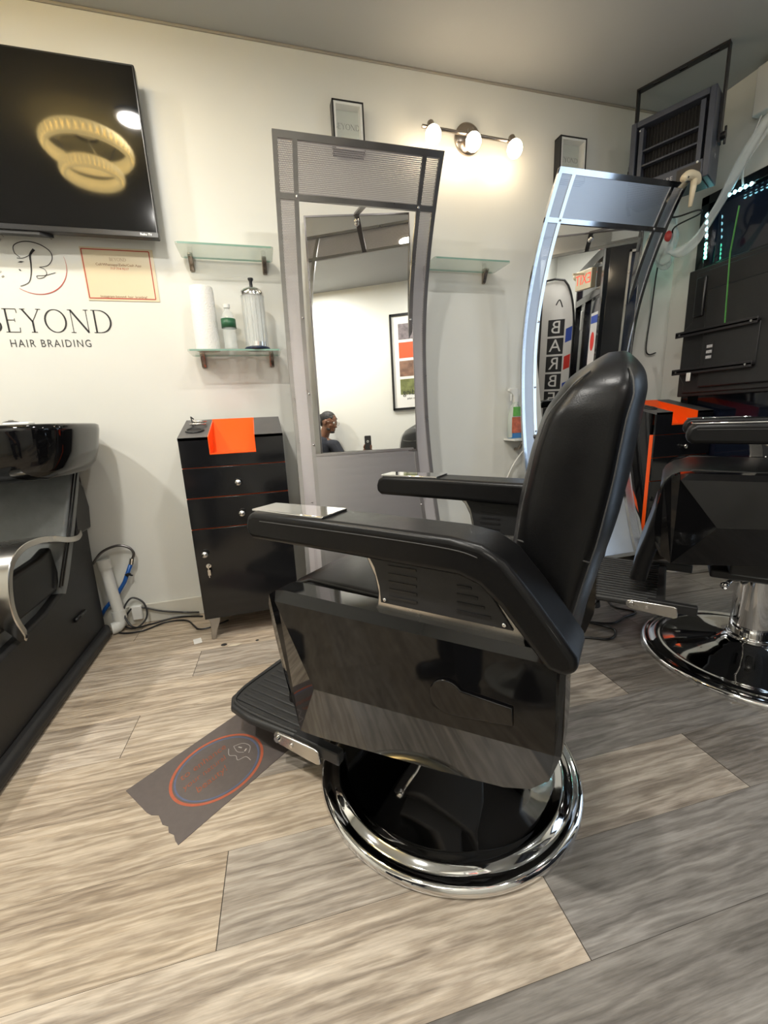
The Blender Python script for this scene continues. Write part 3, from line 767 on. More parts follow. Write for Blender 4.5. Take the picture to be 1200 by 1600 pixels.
# ------------------------------------------------------------------ barber chair
def barber_chair(name, label, loc, rz, raise_, pz_top, pz_scale, silver_loop):
    t = thing(name, label, 'barber chair', loc, rz, group='black hydraulic barber chairs')
    R = raise_
    # base and column
    prof = [(.0, .004), (.362, .004), (.372, .0), (.376, .010), (.372, .020), (.360, .026), (.350, .022), (.340, .026), (.330, .034), (.318, .036), (.306, .031), (.295, .032), (.26, .040), (.20, .052), (.14, .066), (.10, .080), (.082, .092), (.076, .104), (.0, .106)]
    obj('base_plate', lathe(prof, 96), chrome, t, smooth=True, auto=70)
    bm = lathe([(0, .09), (.074, .09), (.074, .235+R), (0, .235+R)], 40)
    c = obj('column', bm, chrome, t, smooth=True, auto=40)
    obj('collar', lathe([(.074, .095), (.084, .095), (.081, .106), (.074, .110)], 40), chrome, c, smooth=True)
    bm = bx(-.17, .17, -.15, .15, .235+R, .27+R); box(bm, -.12, .12, -.2, .2, .27+R, .33+R); obj('seat_carriage', bm, plast, t, bevel=.008)
    bm = bmesh.new(); tube([(.06, .03, .2+R), (.10, .10, .215+R), (.12, .15, .217+R)], .008, 10, bm); tube([(.12, .15, .217+R), (.126, .17, .217+R)], .013, 12, bm); obj('pump_pedal', bm, chrome, t, smooth=True)
    # side panels with folded facets
    def zmap(z): return (z-.625)*pz_scale+pz_top+R
    for s_ in (1, -1):
        K0, K1, K2, K3 = Vector((.298, .330, .600)), Vector((.184, .344, .405)), Vector((-.343, .342, .452)), Vector((-.338, .330, .612))
        O = [(.275, .628), (-.318, .628), (-.343, .618), (-.352, .595), (-.354, .50), (-.352, .44), (-.334, .378), (-.300, .332), (-.250, .305), (-.10, .272), (.10, .235), (.24, .209), (.300, .205), (.335, .228), (.352, .275), (.362, .37), (.358, .48), (.345, .575), (.325, .610), (.300, .625)]
        def pl(a, b, c_, u, z):  # v from plane through three points
            n_ = (b-a).cross(c_-a); return a.y - (n_.x*(u-a.x)+n_.z*(z-a.z))/n_.y
        LB, LC = Vector((0, .294, .253)), Vector((.184, .302, .22))
        FA = Vector((.362, .278, .42))
        bm = bmesh.new(); V = {}
        def vt(u, v_, z):
            return bm.verts.new((u, s_*v_, zmap(z)))
        k0, k1, k2, k3 = (vt(*q) for q in (K0, K1, K2, K3))
        ov = []
        for i, (u, z) in enumerate(O):
            if i in (0, 1): v_ = .318
            elif i in (2, 3, 4, 5): v_ = .325
            elif i <= 12: v_ = min(.33, pl(K1, K2, LB, u, z))
            else: v_ = min(.322, pl(K0, K1, FA, u, z))
            ov.append(vt(u, v_, z))
        iv = [vt(u, .262, z) for u, z in O]
        bm.faces.new((k0, k1, k2, k3))
        bm.faces.new((k0, k3, ov[1], ov[0]))
        bm.faces.new((k3, k2, ov[5], ov[4], ov[3], ov[2])); bm.faces.new((k3, ov[2], ov[1]))
        bm.faces.new([k1, k2] + ov[5:13])
        bm.faces.new([k0, k1] + ov[12:20]); bm.faces.new((k0, ov[19], ov[0]))
        n_ = len(O)
        for i in range(n_): bm.faces.new((ov[i], ov[(i+1) % n_], iv[(i+1) % n_], iv[i]))
        bm.faces.new(iv[::-1])
        bmesh.ops.triangulate(bm, faces=[f for f in bm.faces if len(f.verts) > 4])
        p = obj('side_panel', bm, gloss, t, bevel=.005, seg=3, auto=7)
        # raised round-and-bar mark
        if s_ == 1:
            ar = [(-.155+.037*math.cos(math.radians(a)), .497+.037*math.sin(math.radians(a))) for a in range(-20, 271, 15)]
            ar = [(u, z) for u, z in ar][::-1]
            outl = [(-.155+.038*math.cos(math.radians(a)), .499+.038*math.sin(math.radians(a))) for a in range(-90, 181+45, 15)]
            mk = outl[:-1] + [(-.178, .500+.018), (-.272, .520), (-.274, .482), (-.165, .461)]
            # simple keyhole outline: round head, bar to the back
            pts = [(-.150+.036*math.cos(math.radians(a)), .498+.036*math.sin(math.radians(a))) for a in range(-100, 141, 15)]
            pts += [(-.272, .518), (-.274, .482)]
            yv = .3375
            bm = prism(pts, lambda u, z: (u, yv, zmap(z)), lambda u, z: (u, yv+.0055, zmap(z)))
            obj('raised_mark', bm, gloss, p, bevel=.002)
        # glossy top ledge between panel and cushion
    zt_ = zmap(.628)
    # seat cushion
    rings = []
    for (u, zlo, zhi, hw) in ((-.30, -.12, -.03, .235), (-.28, -.13, -.015, .25), (-.1, -.14, -.005, .255), (.15, -.14, .004, .255), (.26, -.14, .002, .255), (.315, -.13, -.012, .25), (.345, -.11, -.035, .245), (.355, -.09, -.06, .24)):
        rr = min(.028, (zhi-zlo)/2.2)
        rings.append([(u, p_[0], zt_+p_[1]) for p_ in rrect(-hw, hw, zlo, zhi, rr, 4)])
    sc_o = obj('seat_cushion', loft(rings), leather if not silver_loop else leather, t, smooth=True)
    bm = bmesh.new(); tube([(-.28, .243, zt_-.012), (.26, .243, zt_+.002), (.335, .236, zt_-.03)], .003, 6, bm); tube([(-.28, -.243, zt_-.012), (.26, -.243, zt_+.002), (.335, -.236, zt_-.03)], .003, 6, bm)
    bm.verts.index_update(); objs('piping', bm, thread, sc_o)
    obj('seat_tray', bx(-.33, .30, -.262, .262, zt_-.19, zt_-.125), plast, t, bevel=.01)
    # leg rest pad and footrest
    zb = R
    rings = []
    for k, (u, z) in enumerate(((.335, zt_-.15), (.36, .40+zb*.9), (.385, .30+zb*.95), (.40, .20+zb))):
        rings.append([(u+p_[1], p_[0], z) for p_ in rrect(-.21, .21, -.03, .03, .022, 4)])
    obj('leg_rest', loft(rings), leather, t, smooth=True, auto=60)
    fz = .118+zb
    out = [(.30, -.245), (.30, .245), (.55, .262), (.645, .250), (.685, .215), (.700, .12), (.703, 0), (.700, -.12), (.685, -.215), (.645, -.25), (.55, -.262)]
    ft = obj('footrest', prism_z(out, fz-.014, fz+.012), rubber, t, bevel=.009, seg=3)
    bm = bmesh.new()
    for k in range(15):
        v_ = -.21+.03*k; box(bm, .33, .655, v_-.008, v_+.008, fz+.011, fz+.017)
    obj('tread_ribs', bm, rubber, ft, bevel=.003)
    bm = tube(spline([(.33, -.235, fz+.013), (.60, -.238, fz+.013), (.675, -.19, fz+.013), (.682, 0, fz+.013), (.675, .19, fz+.013), (.60, .238, fz+.013), (.33, .235, fz+.013)], 5), .006, 8)
    obj('tread_border', bm, rubber, ft, smooth=True)
    for s_ in (1, -1):
        bm = prism_y([(.425, fz-.012), (.432, fz+.004), (.425, fz+.017), (.41, fz+.02), (.275, fz+.022), (.262, fz+.018), (.258, fz-.020), (.268, fz-.026), (.30, fz-.026), (.41, fz-.018)], s_*.262, s_*.272)
        fb = obj('footrest_bracket', bm, alu, t, bevel=.003)
        bm = bmesh.new(); cyl(bm, (.413, s_*.270, fz+.002), (.413, s_*.279, fz+.002), .012, .009); cyl(bm, (.36, s_*.270, fz+.000), (.36, s_*.276, fz+.000), .007, .006); bm.verts.index_update(); objs('bolt', bm, chrome, fb, smooth=True, auto=40)
        bm = bmesh.new(); box(bm, .20, .36, s_*.235, s_*.262, fz-.008, fz+.03); obj('footrest_arm', bm, plast, t, bevel=.004)
    bm = bmesh.new(); cyl(bm, (.56, .14, fz-.07), (.56, .14, fz-.02), .016); cyl(bm, (.56, .14, fz-.095), (.56, .14, fz-.065), .028, .024)
    obj('rubber_stop', bm, rubber, t, bevel=.004)
    # arms
    for s_ in (1, -1):
        arm = [(.352, .790), (.345, .812), (.325, .822), (.10, .820), (-.16, .815), (-.215, .806), (-.255, .783), (-.300, .730), (-.345, .672), (-.368, .640), (-.372, .618), (-.352, .604), (-.325, .608), (-.290, .650), (-.245, .705), (-.210, .735), (-.175, .747), (.035, .752), (.335, .757), (.352, .768)]
        if silver_loop: arm = [(u-.055 if u > .3 else u, z) for u, z in arm]
        arm = arm[::-1]
        A = prism(arm, lambda u, z: (u, s_*.235, z+R), lambda u, z: (u, s_*.346, z+R))
        ao = obj('armrest', A, leather, t, bevel=.017, seg=4)
        seam = spline([(.13, .3425, .8125), (-.0, .3425, .812), (-.16, .3425, .8065), (-.214, .3425, .797), (-.250, .3425, .775), (-.295, .3425, .722), (-.343, .3425, .662), (-.358, .3425, .628)], 6)
        bm = tube([(p_.x, s_*p_.y, p_.z+R) for p_ in seam], .0022, 6)
        seam2 = spline([(.27 if silver_loop else .30, .3465, .803), (.0, .3465, .800), (-.16, .3465, .795), (-.21, .3465, .786)], 6)
        tube([(p_.x, s_*p_.y, p_.z+R) for p_ in seam2], .0012, 5, bm)
        bm.verts.index_update(); objs('seam', bm, thread, ao, smooth=True)
        sh_ = .055 if silver_loop else 0
        pp = [(.340-sh_, .252), (.340-sh_, .330), (.125-sh_, .336), (.125-sh_, .246)]
        if not silver_loop or True:
            obj('armrest_plate', prism(pp, lambda u, v_: (u, s_*v_, .8205+R), lambda u, v_: (u, s_*v_, .8255+R)), chrome, ao, bevel=.0015)
        # support: silver rim and black vented panel
        q_ = .032 if silver_loop else 0
        sup = [(.065+q_, .755), (.042+q_, .735), (.025+q_, .70), (.018+q_, .665), (.022+q_, .635), (.03+q_, .622), (-.28, .622), (-.285, .640), (-.240, .70), (-.205, .735), (-.175, .755)]
        so = obj('arm_support', prism(sup, lambda u, z: (u, s_*.278, z+R), lambda u, z: (u, s_*.302, z+R)), alu, t, bevel=.003)
        inn = [(.040, .752), (.022, .72), (.012, .68), (.010, .645), (-.262, .645), (-.225, .70), (-.19, .738), (-.16, .752)]
        for sd in ((s_*.302, s_*.306), (s_*.274, s_*.278)):
            vp = obj('vent_panel', prism(inn, lambda u, z: (u, sd[0], z+R), lambda u, z: (u, sd[1], z+R)), plast, so, bevel=.0012)
            sg = 1 if abs(sd[0]) > .3 else -1
            bm = bmesh.new()
            for k in range(5):
                z = .662+.0165*k+R
                e = s_*(.306 if sg > 0 else .274)
                box(bm, -.075, -.012, e-.002, e+.002, z-.0025, z+.0025)
                if k < 4: box(bm, -.222+.012*k, -.158, e-.002, e+.002, z-.0025, z+.0025)
            bm.verts.index_update(); objs('vent_louvre', bm, plast_s, vp)
            bm = bmesh.new()
            for (u, z) in ((.0, .653), (-.246, .653)): ball(bm, (u, s_*(.307 if sg > 0 else .273), z+R), .005, 10, (1, .6, 1))
            bm.verts.index_update(); objs('screw', bm, chrome, vp, smooth=True)
    # backrest: lofted cushion
    NS = 48; zlo, zhi = .50, 1.136
    def fz_(z, pts):
        for (za, a), (zb_, b_) in zip(pts, pts[1:]):
            if z <= zb_: k = (z-za)/(zb_-za); k = max(0, k); return a+(b_-a)*k
        return pts[-1][1]
    front = [(.48, -.235), (.60, -.222), (.75, -.226), (.85, -.238), (.95, -.258), (1.03, -.282), (1.09, -.315), (1.115, -.345), (1.13, -.368), (1.145, -.388)]
    rear = [(.48, -.325), (.60, -.345), (.70, -.368), (.80, -.392), (.90, -.408), (1.0, -.418), (1.06, -.424), (1.095, -.418), (1.115, -.406), (1.13, -.394), (1.145, -.372)]
    wid = [(.48, .205), (.60, .218), (.75, .226), (.95, .228), (1.03, .224), (1.08, .213), (1.10, .200), (1.12, .165), (1.13, .12), (1.145, .01)]
    rings = []
    for k in range(NS+1):
        s_ = k/NS; z = zlo+(zhi-zlo)*(1-(1-s_)**1.6) if s_ > 0 else zlo
        f_, r_, w_ = (sum(fz_(z+o_, q_) for o_ in (-.010, -.005, 0, .005, .010))/5 for q_ in (front, rear, wid))
        ring = []; M_ = 40
        for j in range(M_):
            a = 2*PI*j/M_; ca, sa = math.cos(a), math.sin(a)
            e = .42
            xx = math.copysign(abs(ca)**e, ca); yy = math.copysign(abs(sa)**e, sa)
            mid, half = (f_+r_)/2, abs(f_-r_)/2
            crown = .018*(1-(yy)**2)*(1 if xx > 0 else .5)
            zz = z + R - (.030*(yy*w_/.2)**2 + .013)*(max(0, z-1.0)/.125)
            ring.append((mid+xx*(half)+math.copysign(crown, xx), yy*w_, zz))
        rings.append(ring)
    b = obj('backrest', loft(rings), leather, t, smooth=True)
    def edge(kind, sgn, z):
        f_, r_, w_ = (sum(fz_(z+o_, q_) for o_ in (-.010, -.005, 0, .005, .010))/5 for q_ in (front, rear, wid))
        mid, half = (f_+r_)/2, abs(f_-r_)/2
        ca, sa = (.50, .866)
        xx, yy = ca**.30, sa**.30
        cr = .018*(1-yy**2)*(1 if kind == 'f' else .5)
        u = mid+(xx*half+cr+.0006)*(1 if kind == 'f' else -1); v_ = yy*w_+.0006
        return (u, sgn*v_, z+R-(.030*(v_/.2)**2+.013)*max(0, z-1.0)/.125)
    bm = bmesh.new()
    for sgn in (1, -1):
        for kind in 'fr':
            zz = [.52+.03*i for i in range(20)]+[1.10, 1.112]
            tube(spline([edge(kind, sgn, z) for z in zz], 2), .0014, 6, bm)
    for z in (.775,):
        for sgn in (1, -1):
            tube([edge('f', sgn, z+.01), edge('r', sgn, z-.018)], .0018, 6, bm)
    bm.verts.index_update(); objs('seam', bm, thread, b, smooth=True)
    # headrest fold on the front face
    hr = spline([(-.246, .15, .972), (-.238, .08, .960), (-.236, 0, .956), (-.238, -.08, .960), (-.246, -.15, .972)], 6)
    rings = []
    bm = tube([(p_.x-.01, p_.y, p_.z+R) for p_ in hr], .004, 6); obj('headrest_fold', bm, thread, b, smooth=True)
    # back cover strip down to the seat
    obj('back_hinge', bx(-.34, -.27, -.15, .15, zt_-.10, .53+R), plast, t, bevel=.01)
    return t
barber_chair('barber_chair', 'black leather barber chair in the foreground with the long armrests turned towards the left mirror', (.43, .98, 0), math.radians(133), 0, .625, 1.0, False)
barber_chair('barber_chair', 'raised black barber chair at the right edge on a tall chrome column', (1.81, 1.07, 0), math.radians(130), .13, .652, .80, True)

# ------------------------------------------------------------------ shampoo chair with wash basin
wu = thing('shampoo_chair', 'black shampoo wash chair with glossy basin and curved aluminium arms', 'shampoo chair', (-1.06, 1.70, 0))
def Lw(p): return (p[0]+1.06, p[1]-1.70, p[2])
def wprism(pts, x0, x1): return prism(pts, lambda y, z: Lw((x0, y, z)), lambda y, z: Lw((x1, y, z)))
out = [(-.84, 2.22), (-.855, 2.28), (-.90, 2.31), (-1.22, 2.31), (-1.265, 2.28), (-1.28, 2.22), (-1.28, 1.0), (-1.25, .92), (-1.17, .88), (-.95, .88), (-.87, .92), (-.84, 1.0)]
obj('plinth', prism_z([(x+1.06, y-1.70) for x, y in out], 0, .055), plast, wu, bevel=.02, seg=3)
inn = [(-.895, 2.20), (-.92, 2.26), (-1.20, 2.26), (-1.225, 2.20), (-1.225, 1.12), (-1.19, 1.04), (-.93, 1.04), (-.895, 1.12)]
sh = [(1.06, .05), (2.28, .05), (2.29, .36), (2.32, .62), (2.31, .74), (2.22, .86), (2.17, .86), (2.06, .60), (1.98, .38), (1.80, .345), (1.30, .32), (1.16, .28), (1.08, .16)]
obj('shell', wprism(sh, -.875, -1.245), plast, wu, bevel=.012, seg=3)
obj('back_spine', wprism([(2.14, .56), (2.30, .56), (2.33, .66), (2.31, .76), (2.24, .84), (2.20, .84)], -.855, -1.265), plast_s, wu, bevel=.008)
bm = bmesh.new(); tube([Lw((-.868, 1.98, .22)), Lw((-.868, 2.08, .22))], .009, 8, bm); obj('side_grip', bm, plast_s, wu, smooth=True)
# reclined backrest
def slab(p0, p1, th, x0, x1, r=.02, n=8, spread=0.):
    rings = []
    a, b_ = Vector((0, *p0)), Vector((0, *p1)); d = (b_-a).normalized(); nn = Vector((0, -d.z, d.y)); 
    for k in range(n+1):
        s_ = k/n; c = a+(b_-a)*s_; tt = th*(.55+.45*math.sin(PI*min(1, max(0, s_)))**.35)
        ring = []
        for (q, w_) in rrect(x0-spread*s_, x1+spread*s_, -tt/2, tt/2, min(r, tt/2.2), 4):
            p = c+nn*w_; ring.append(Lw((q, p.y, p.z)))
        rings.append(ring)
    return loft(rings)
obj('backrest', slab((1.95, .36), (2.19, .87), .085, -1.25, -.870, spread=.055), leather_g, wu, smooth=True, auto=60)
obj('seat_cushion', slab((1.25, .36), (1.97, .385), .10, -1.21, -.91), leather_g, wu, smooth=True, auto=60)
bm = bmesh.new(); tube([Lw((-.868, 1.915, .40)), Lw((-.842, 2.035, .62)), Lw((-.815, 2.145, .865))], .0035, 6, bm); tube([Lw((-.864, 1.93, .40)), Lw((-.838, 2.05, .62)), Lw((-.811, 2.165, .865))], .0035, 6, bm); bm.verts.index_update(); objs('piping', bm, plast_s, wu, smooth=True)
obj('side_bolster', wprism([(1.42, .40), (1.40, .50), (1.55, .54), (1.86, .55), (1.95, .57), (1.97, .43), (1.93, .385), (1.6, .385)], -.880, -.925), leather, wu, bevel=.014, seg=3)
# arms: wide cast aluminium bands
path = spline([(2.16, .575), (2.08, .565), (1.97, .585), (1.86, .618), (1.74, .643), (1.63, .645), (1.555, .61), (1.525, .53), (1.535, .44), (1.60, .335)], 6)
for s_, xo in ((1, -.815), (-1, -1.305)):
    rings = []; n = len(path)
    for i, p in enumerate(path):
        d = (path[min(n-1, i+1)]-path[max(0, i-1)]); d = Vector((d.x, d.y)).normalized(); nn = Vector((-d.y, d.x))
        k = i/(n-1); w_ = .022+.085*math.sin(PI*min(1, k*1.02))**.8; th = .012
        xo_ = xo - (s_*.035*(1-math.sin(PI*min(1, k*1.02))**.5))
        rings.append([Lw((xo_, p.x+nn.x*th, p.y+nn.y*th)), Lw((xo_-s_*w_, p.x+nn.x*th*.8, p.y+nn.y*th*.8)), Lw((xo_-s_*w_, p.x-nn.x*th, p.y-nn.y*th)), Lw((xo_, p.x-nn.x*th, p.y-nn.y*th))])
    a = obj('arm', loft(rings), alu, wu, bevel=.003, seg=2)
    for (yy, zz) in ((2.15, .575), (1.595, .345)):
        bm = bmesh.new(); cyl(bm, Lw((xo-s_*.030, yy, zz)), Lw((xo-s_*.062, yy, zz)), .006); obj('bolt', bm, plast_s, a)
# basin
ob = []
bcx, bcy = -1.045, 2.03
bm = bmesh.new(); rings = []
def bowl_ring(rx, ry, z, sq=.55, dy=0.):
    out_ = []
    for j in range(56):
        a = 2*PI*j/56; ca, sa = math.cos(a), math.sin(a)
        out_.append(Lw((bcx+math.copysign(abs(ca)**sq, ca)*rx, bcy+dy+math.copysign(abs(sa)**sq, sa)*ry, z)))
    return out_
for rx, ry, z in ((.20, .17, .842), (.285, .245, .855), (.318, .272, .89), (.338, .286, .95), (.352, .298, 1.03), (.352, .298, 1.048), (.342, .288, 1.055), (.325, .272, 1.048), (.31, .258, 1.02), (.27, .22, .93), (.18, .14, .885), (.05, .05, .875)):
    rings.append(bowl_ring(rx, ry, z))
bs = obj('basin', loft(rings), gloss, wu, smooth=True)
# tap, hose and handle
bm = bmesh.new(); cyl(bm, Lw((-.985, 2.10, 1.03)), Lw((-.985, 2.10, 1.065)), .030); ball(bm, Lw((-.985, 2.10, 1.067)), .030, 20, (1, 1, .35)); tp = obj('tap_knob', bm, plast_s, wu, smooth=True, auto=50)
bm = lathe([(.026, 0), (.034, 0), (.034, .006), (.026, .006)], 32, center=Lw((-.985, 2.10, 1.055))); obj('knob_ring', bm, chrome, tp, smooth=True)
bm = bmesh.new(); cyl(bm, Lw((-.985, 2.10, 1.076)), Lw((-.985, 2.10, 1.080)), .009); obj('knob_cap', bm, steel, tp)
bm = bmesh.new(); tube(spline([Lw((-1.02, 1.80, 1.05)), Lw((-.99, 1.75, 1.03)), Lw((-.965, 1.725, .98)), Lw((-.955, 1.72, .94))], 5), [.010]*4+[.013]*4+[.016]*4+[.019]*4, 12, bm); obj('spray_head', bm, chrome, wu, smooth=True)
bm = bx(*[0]*6); bm.free()
bm = bmesh.new(); box(bm, *(.315, .36), *(.30, .42), 1.03, 1.06); bmesh.ops.translate(bm, vec=(-.03, .0, 0), verts=bm.verts[:])
bm2 = obj('drain_cover', bx(.10, .19, .275, .325, 1.053, 1.068), white_p, wu, bevel=.006); bm.free()
bm = bmesh.new(); tube(spline([Lw((-.93, 2.25, .90)), Lw((-.885, 2.30, .86)), Lw((-.88, 2.31, .76)), Lw((-.93, 2.31, .66))], 5), .014, 8, bm); obj('rear_hose', bm, rubber, wu, smooth=True)

# plumbing behind the wash chair
pp = thing('drain_pipe', 'white PVC drain pipe with elbow on the floor behind the shampoo chair', 'pipe', (-.815, 2.328, 0))
bm = bmesh.new(); cyl(bm, (-.03, 0, .38), (.005, -.03, .085), .026, .026, 24); obj('pipe_run', bm, pvc, pp, smooth=True, auto=40)
bm = bmesh.new(); cyl(bm, (-.030, 0, .382), (-.024, -.004, .335), .031, .031, 24); cyl(bm, (.002, -.027, .11), (.005, -.031, .07), .032, .032, 24); bm.verts.index_update(); objs('coupling', bm, pvc, pp, smooth=True, auto=40)
bm = bmesh.new(); tube(spline([(.005, -.03, .085), (.005, -.035, .05), (-.01, -.05, .032), (-.02, -.06, .032), (-.03, -.065, .032)], 5), .030, 16, bm); obj('elbow', bm, pvc, pp, smooth=True)
hp = thing('water_hose', 'braided hose looping into a blue supply tube behind the shampoo chair', 'hose', (-.72, 2.33, 0))
bm = bmesh.new(); tube(spline([(-.17, -.01, .37), (-.12, -.01, .425), (-.05, -.01, .45), (.0, -.01, .435), (.02, -.01, .40), (.005, -.01, .365)], 6), .0065, 8, bm); obj('braided_section', bm, dsteel, hp, smooth=True)
bm = bmesh.new(); cyl(bm, (.008, -.01, .375), (.000, -.01, .345), .012, .012, 12); obj('fitting', bm, chrome, hp)
bm = bmesh.new(); tube([(.0, -.01, .35), (-.045, -.01, .255), (-.09, -.005, .19), (-.16, .0, .12), (-.2, .0, .06)], .010, 10, bm); obj('blue_tube', bm, bluev, hp, smooth=True)
bm = bmesh.new(); cyl(bm, (-.028, -.01, .30), (-.020, -.01, .285), .013, .013, 12); cyl(bm, (-.02, -.01, .29), (-.002, -.015, .284), .005, .004, 8); obj('clip', bm, plast_s, hp)

# black cables on the floor
pw = obj('power_cable', tube(spline([(-.42, 2.30, .006), (-.50, 2.33, .006), (-.58, 2.335, .008), (-.68, 2.30, .008), (-.745, 2.25, .03), (-.79, 2.30, .10), (-.755, 2.335, .155), (-.70, 2.33, .12), (-.69, 2.30, .05), (-.74, 2.27, .012), (-.80, 2.30, .03), (-.76, 2.33, .10), (-.70, 2.335, .09), (-.62, 2.33, .06), (-.52, 2.34, .03), (-.44, 2.33, .02)], 8), .0048, 8), plast_s, smooth=True)
tag(pw, 'black power cable coiled upright against the baseboard', 'cable')
pw = obj('power_cable', tube(spline([(-.86, 2.33, .008), (-.80, 2.25, .006), (-.70, 2.24, .006), (-.60, 2.30, .006), (-.50, 2.28, .006), (-.45, 2.20, .006), (-.42, 2.15, .006), (-.36, 2.15, .006), (-.28, 2.2, .006)], 8), .0045, 8), plast_s, smooth=True)
tag(pw, 'black power cable lying on the floor from the wash chair to the left cabinet leg', 'cable')
bm = bx(-.765, -.715, 2.325, 2.346, .03, .11); o = obj('wall_outlet', bm, white_p, bevel=.006); tag(o, 'white socket on the baseboard behind the cable coil', 'outlet')
pt = obj('paper_tag', bx(-.018, .018, -.026, .026, 0, .0012), paper_w, loc=(-.41, 2.03, .0005), rot=(0, 0, .25)); tag(pt, 'small white paper tag on the floor by the cabinet leg', 'paper tag')
for (x, y, r_, l) in ((-.282, 1.944, .012, 'dark brown crumb on the floor in front of the left cabinet leg'), (-.13, 1.93, .007, 'tiny black crumb on the floor near the foreground chair')):
    bm = bmesh.new(); ball(bm, (0, 0, .003), r_, 10, (1.2, .8, .3)); o = obj('debris', bm, blackv, loc=(x, y, 0), smooth=True); tag(o, l, 'debris')
bm = prism_z([(-.03, -.008), (-.01, .006), (.02, .004), (.035, -.002), (.01, -.012)], .0004, .0012); o = obj('floor_scuff', bm, pbr('pale_scuff', (.62, .55, .42), .6, noise=.1), loc=(-.235, 1.93, 0)); tag(o, 'pale chipped patch on the floor beside the brown crumb', 'scuff')

# ------------------------------------------------------------------ floor decal
fd = thing('floor_decal', 'brown rectangular floor decal with an orange ring under the footrest', 'floor decal', (-.40, 1.066, 0), math.radians(38.5))
rag = [(0, .143)]
ys = [.143-.286*k/16 for k in range(17)]
jag = [0]*8+[.003, .014, .010, .006, .012, .004, .008, .002, .0]
edge_ = [(jag[k], ys[k]) for k in range(17)]
outl = [(.52, -.143), (.52, .143)] + edge_
obj('sheet', prism_z(outl, .0003, .0014), pbr('brown_decal', (.115, .095, .088), .5, noise=.12, nscale=60, bump=.1), fd)
cx, cy, rx, ry = .200, -.010, .136, .118
Mf = Matrix.Identity(4)
E_ = lambda k: [(cx+rx*k*math.cos(2*PI*i/72), cy+ry*k*math.sin(2*PI*i/72)) for i in range(73)]
orr = pbr('orange_print', (.40, .10, .05), .5, noise=.2, nscale=50)
obj('orange_ring', ribbon(E_(1), .008, Mf, depth=.0018), orr, fd)
obj('blue_ring', ribbon(E_(.915), .005, Mf, depth=.0018), pbr('blue_print', (.10, .12, .20), .5, noise=.2, nscale=50), fd)
bm = bmesh.new()
for i, (s, sz, ox) in enumerate((('to enhance', .034, -.012), ('your natural', .028, -.032), ('beauty!', .034, -.035))):
    join_bm(bm, text_bm(s, sz, Matrix.Translation((cx+ox-.005, cy+.055-.040*i, .0018)), .0002, shear=.3))
obj('script_text', bm, pbr('faded_orange_print', (.27, .085, .045), .6, noise=.4, nscale=80), fd)
bm = ribbon(spline([(cx+.06, cy+.035, 0), (cx+.045, cy+.01, 0), (cx+.055, cy-.01, 0), (cx+.048, cy-.03, 0), (cx+.07, cy-.04, 0), (cx+.07, cy-.065, 0)], 6), .0016, Mf, depth=.0018)
ribbon(spline([(cx+.075, cy+.03, 0), (cx+.10, cy+.015, 0), (cx+.105, cy-.015, 0), (cx+.085, cy-.035, 0)], 6), .0016, Mf, bm, .0018)
ribbon(spline([(cx+.075, cy+.03, 0), (cx+.068, cy+.0, 0), (cx+.078, cy-.02, 0)], 6), .0014, Mf, bm, .0018)
ribbon([(cx+.082, cy+.014), (cx+.084, cy+.008), (cx+.086, cy+.002)], .004, Mf, bm, .0018); ribbon([(cx+.082, cy-.018), (cx+.087, cy-.016), (cx+.092, cy-.014)], .004, Mf, bm, .0018)
obj('face_outline', bm, pbr('white_print', (.45, .42, .39), .6, noise=.1), fd)

# ------------------------------------------------------------------ small wall shelf with spray bottle between mirrors
sf = thing('wall_shelf', 'small white wall shelf left of the right tall mirror', 'shelf', (1.53, YB, .855))
obj('board', bx(-.07, .10, -.12, 0, -.012, 0), white_p, sf, bevel=.002)
bm = bmesh.new(); tube(spline([(.01, -.01, -.07), (.01, -.05, -.065), (.01, -.09, -.02)], 5), .009, 8, bm); obj('bracket', bm, nickel, sf, smooth=True)
sb = thing('spray_bottle', 'clear spray bottle of blue liquid with white trigger and bright label', 'bottle', (1.50, 2.30, .8555))
bm = loft([[(p[0], p[1], z) for p in rrect(-w_, w_, -.025, .025, .016, 4)] for w_, z in ((.038, 0), (.042, .01), (.042, .10), (.038, .15), (.026, .185), (.014, .205), (.013, .22))])
obj('bottle_body', bm, pbr('frosted_bottle', (.62, .68, .62), .2, noise=.1, alpha=.75), sb, smooth=True, auto=60)
obj('liquid', loft([[(p[0], p[1], z) for p in rrect(-.040, .040, -.0255, .0255, .015, 4)] for z in (.003, .045)]), blue_liq, sb)
bm = bx(-.036, .036, -.0285, -.0265, .035, .13); obj('label', bm, pbr('red_orange_label', (.65, .13, .06), .4, noise=.9, nscale=35), sb)
bm = bx(-.030, .030, -.028, -.0262, .135, .19); obj('upper_label', bm, pbr('green_leaf_label', (.12, .40, .06), .4, noise=.5, nscale=35), sb)
bm = bmesh.new(); prism_y([(-.05, .285), (-.045, .30), (.03, .30), (.045, .28), (.02, .255), (.014, .215), (-.014, .215), (-.014, .25), (-.03, .27)], -.012, .012, bm); box(bm, -.032, -.025, -.006, .006, .225, .268); obj('trigger', bm, white_p, sb, bevel=.003)
cb = obj('white_cable', tube(spline([(1.60, 2.30, .80), (1.56, 2.31, .76), (1.50, 2.33, .66), (1.44, 2.335, .50), (1.43, 2.335, .30), (1.45, 2.30, .02)], 6), .0055, 8), white_p, smooth=True)
tag(cb, 'white cable hanging down the wall below the small white shelf', 'cable')

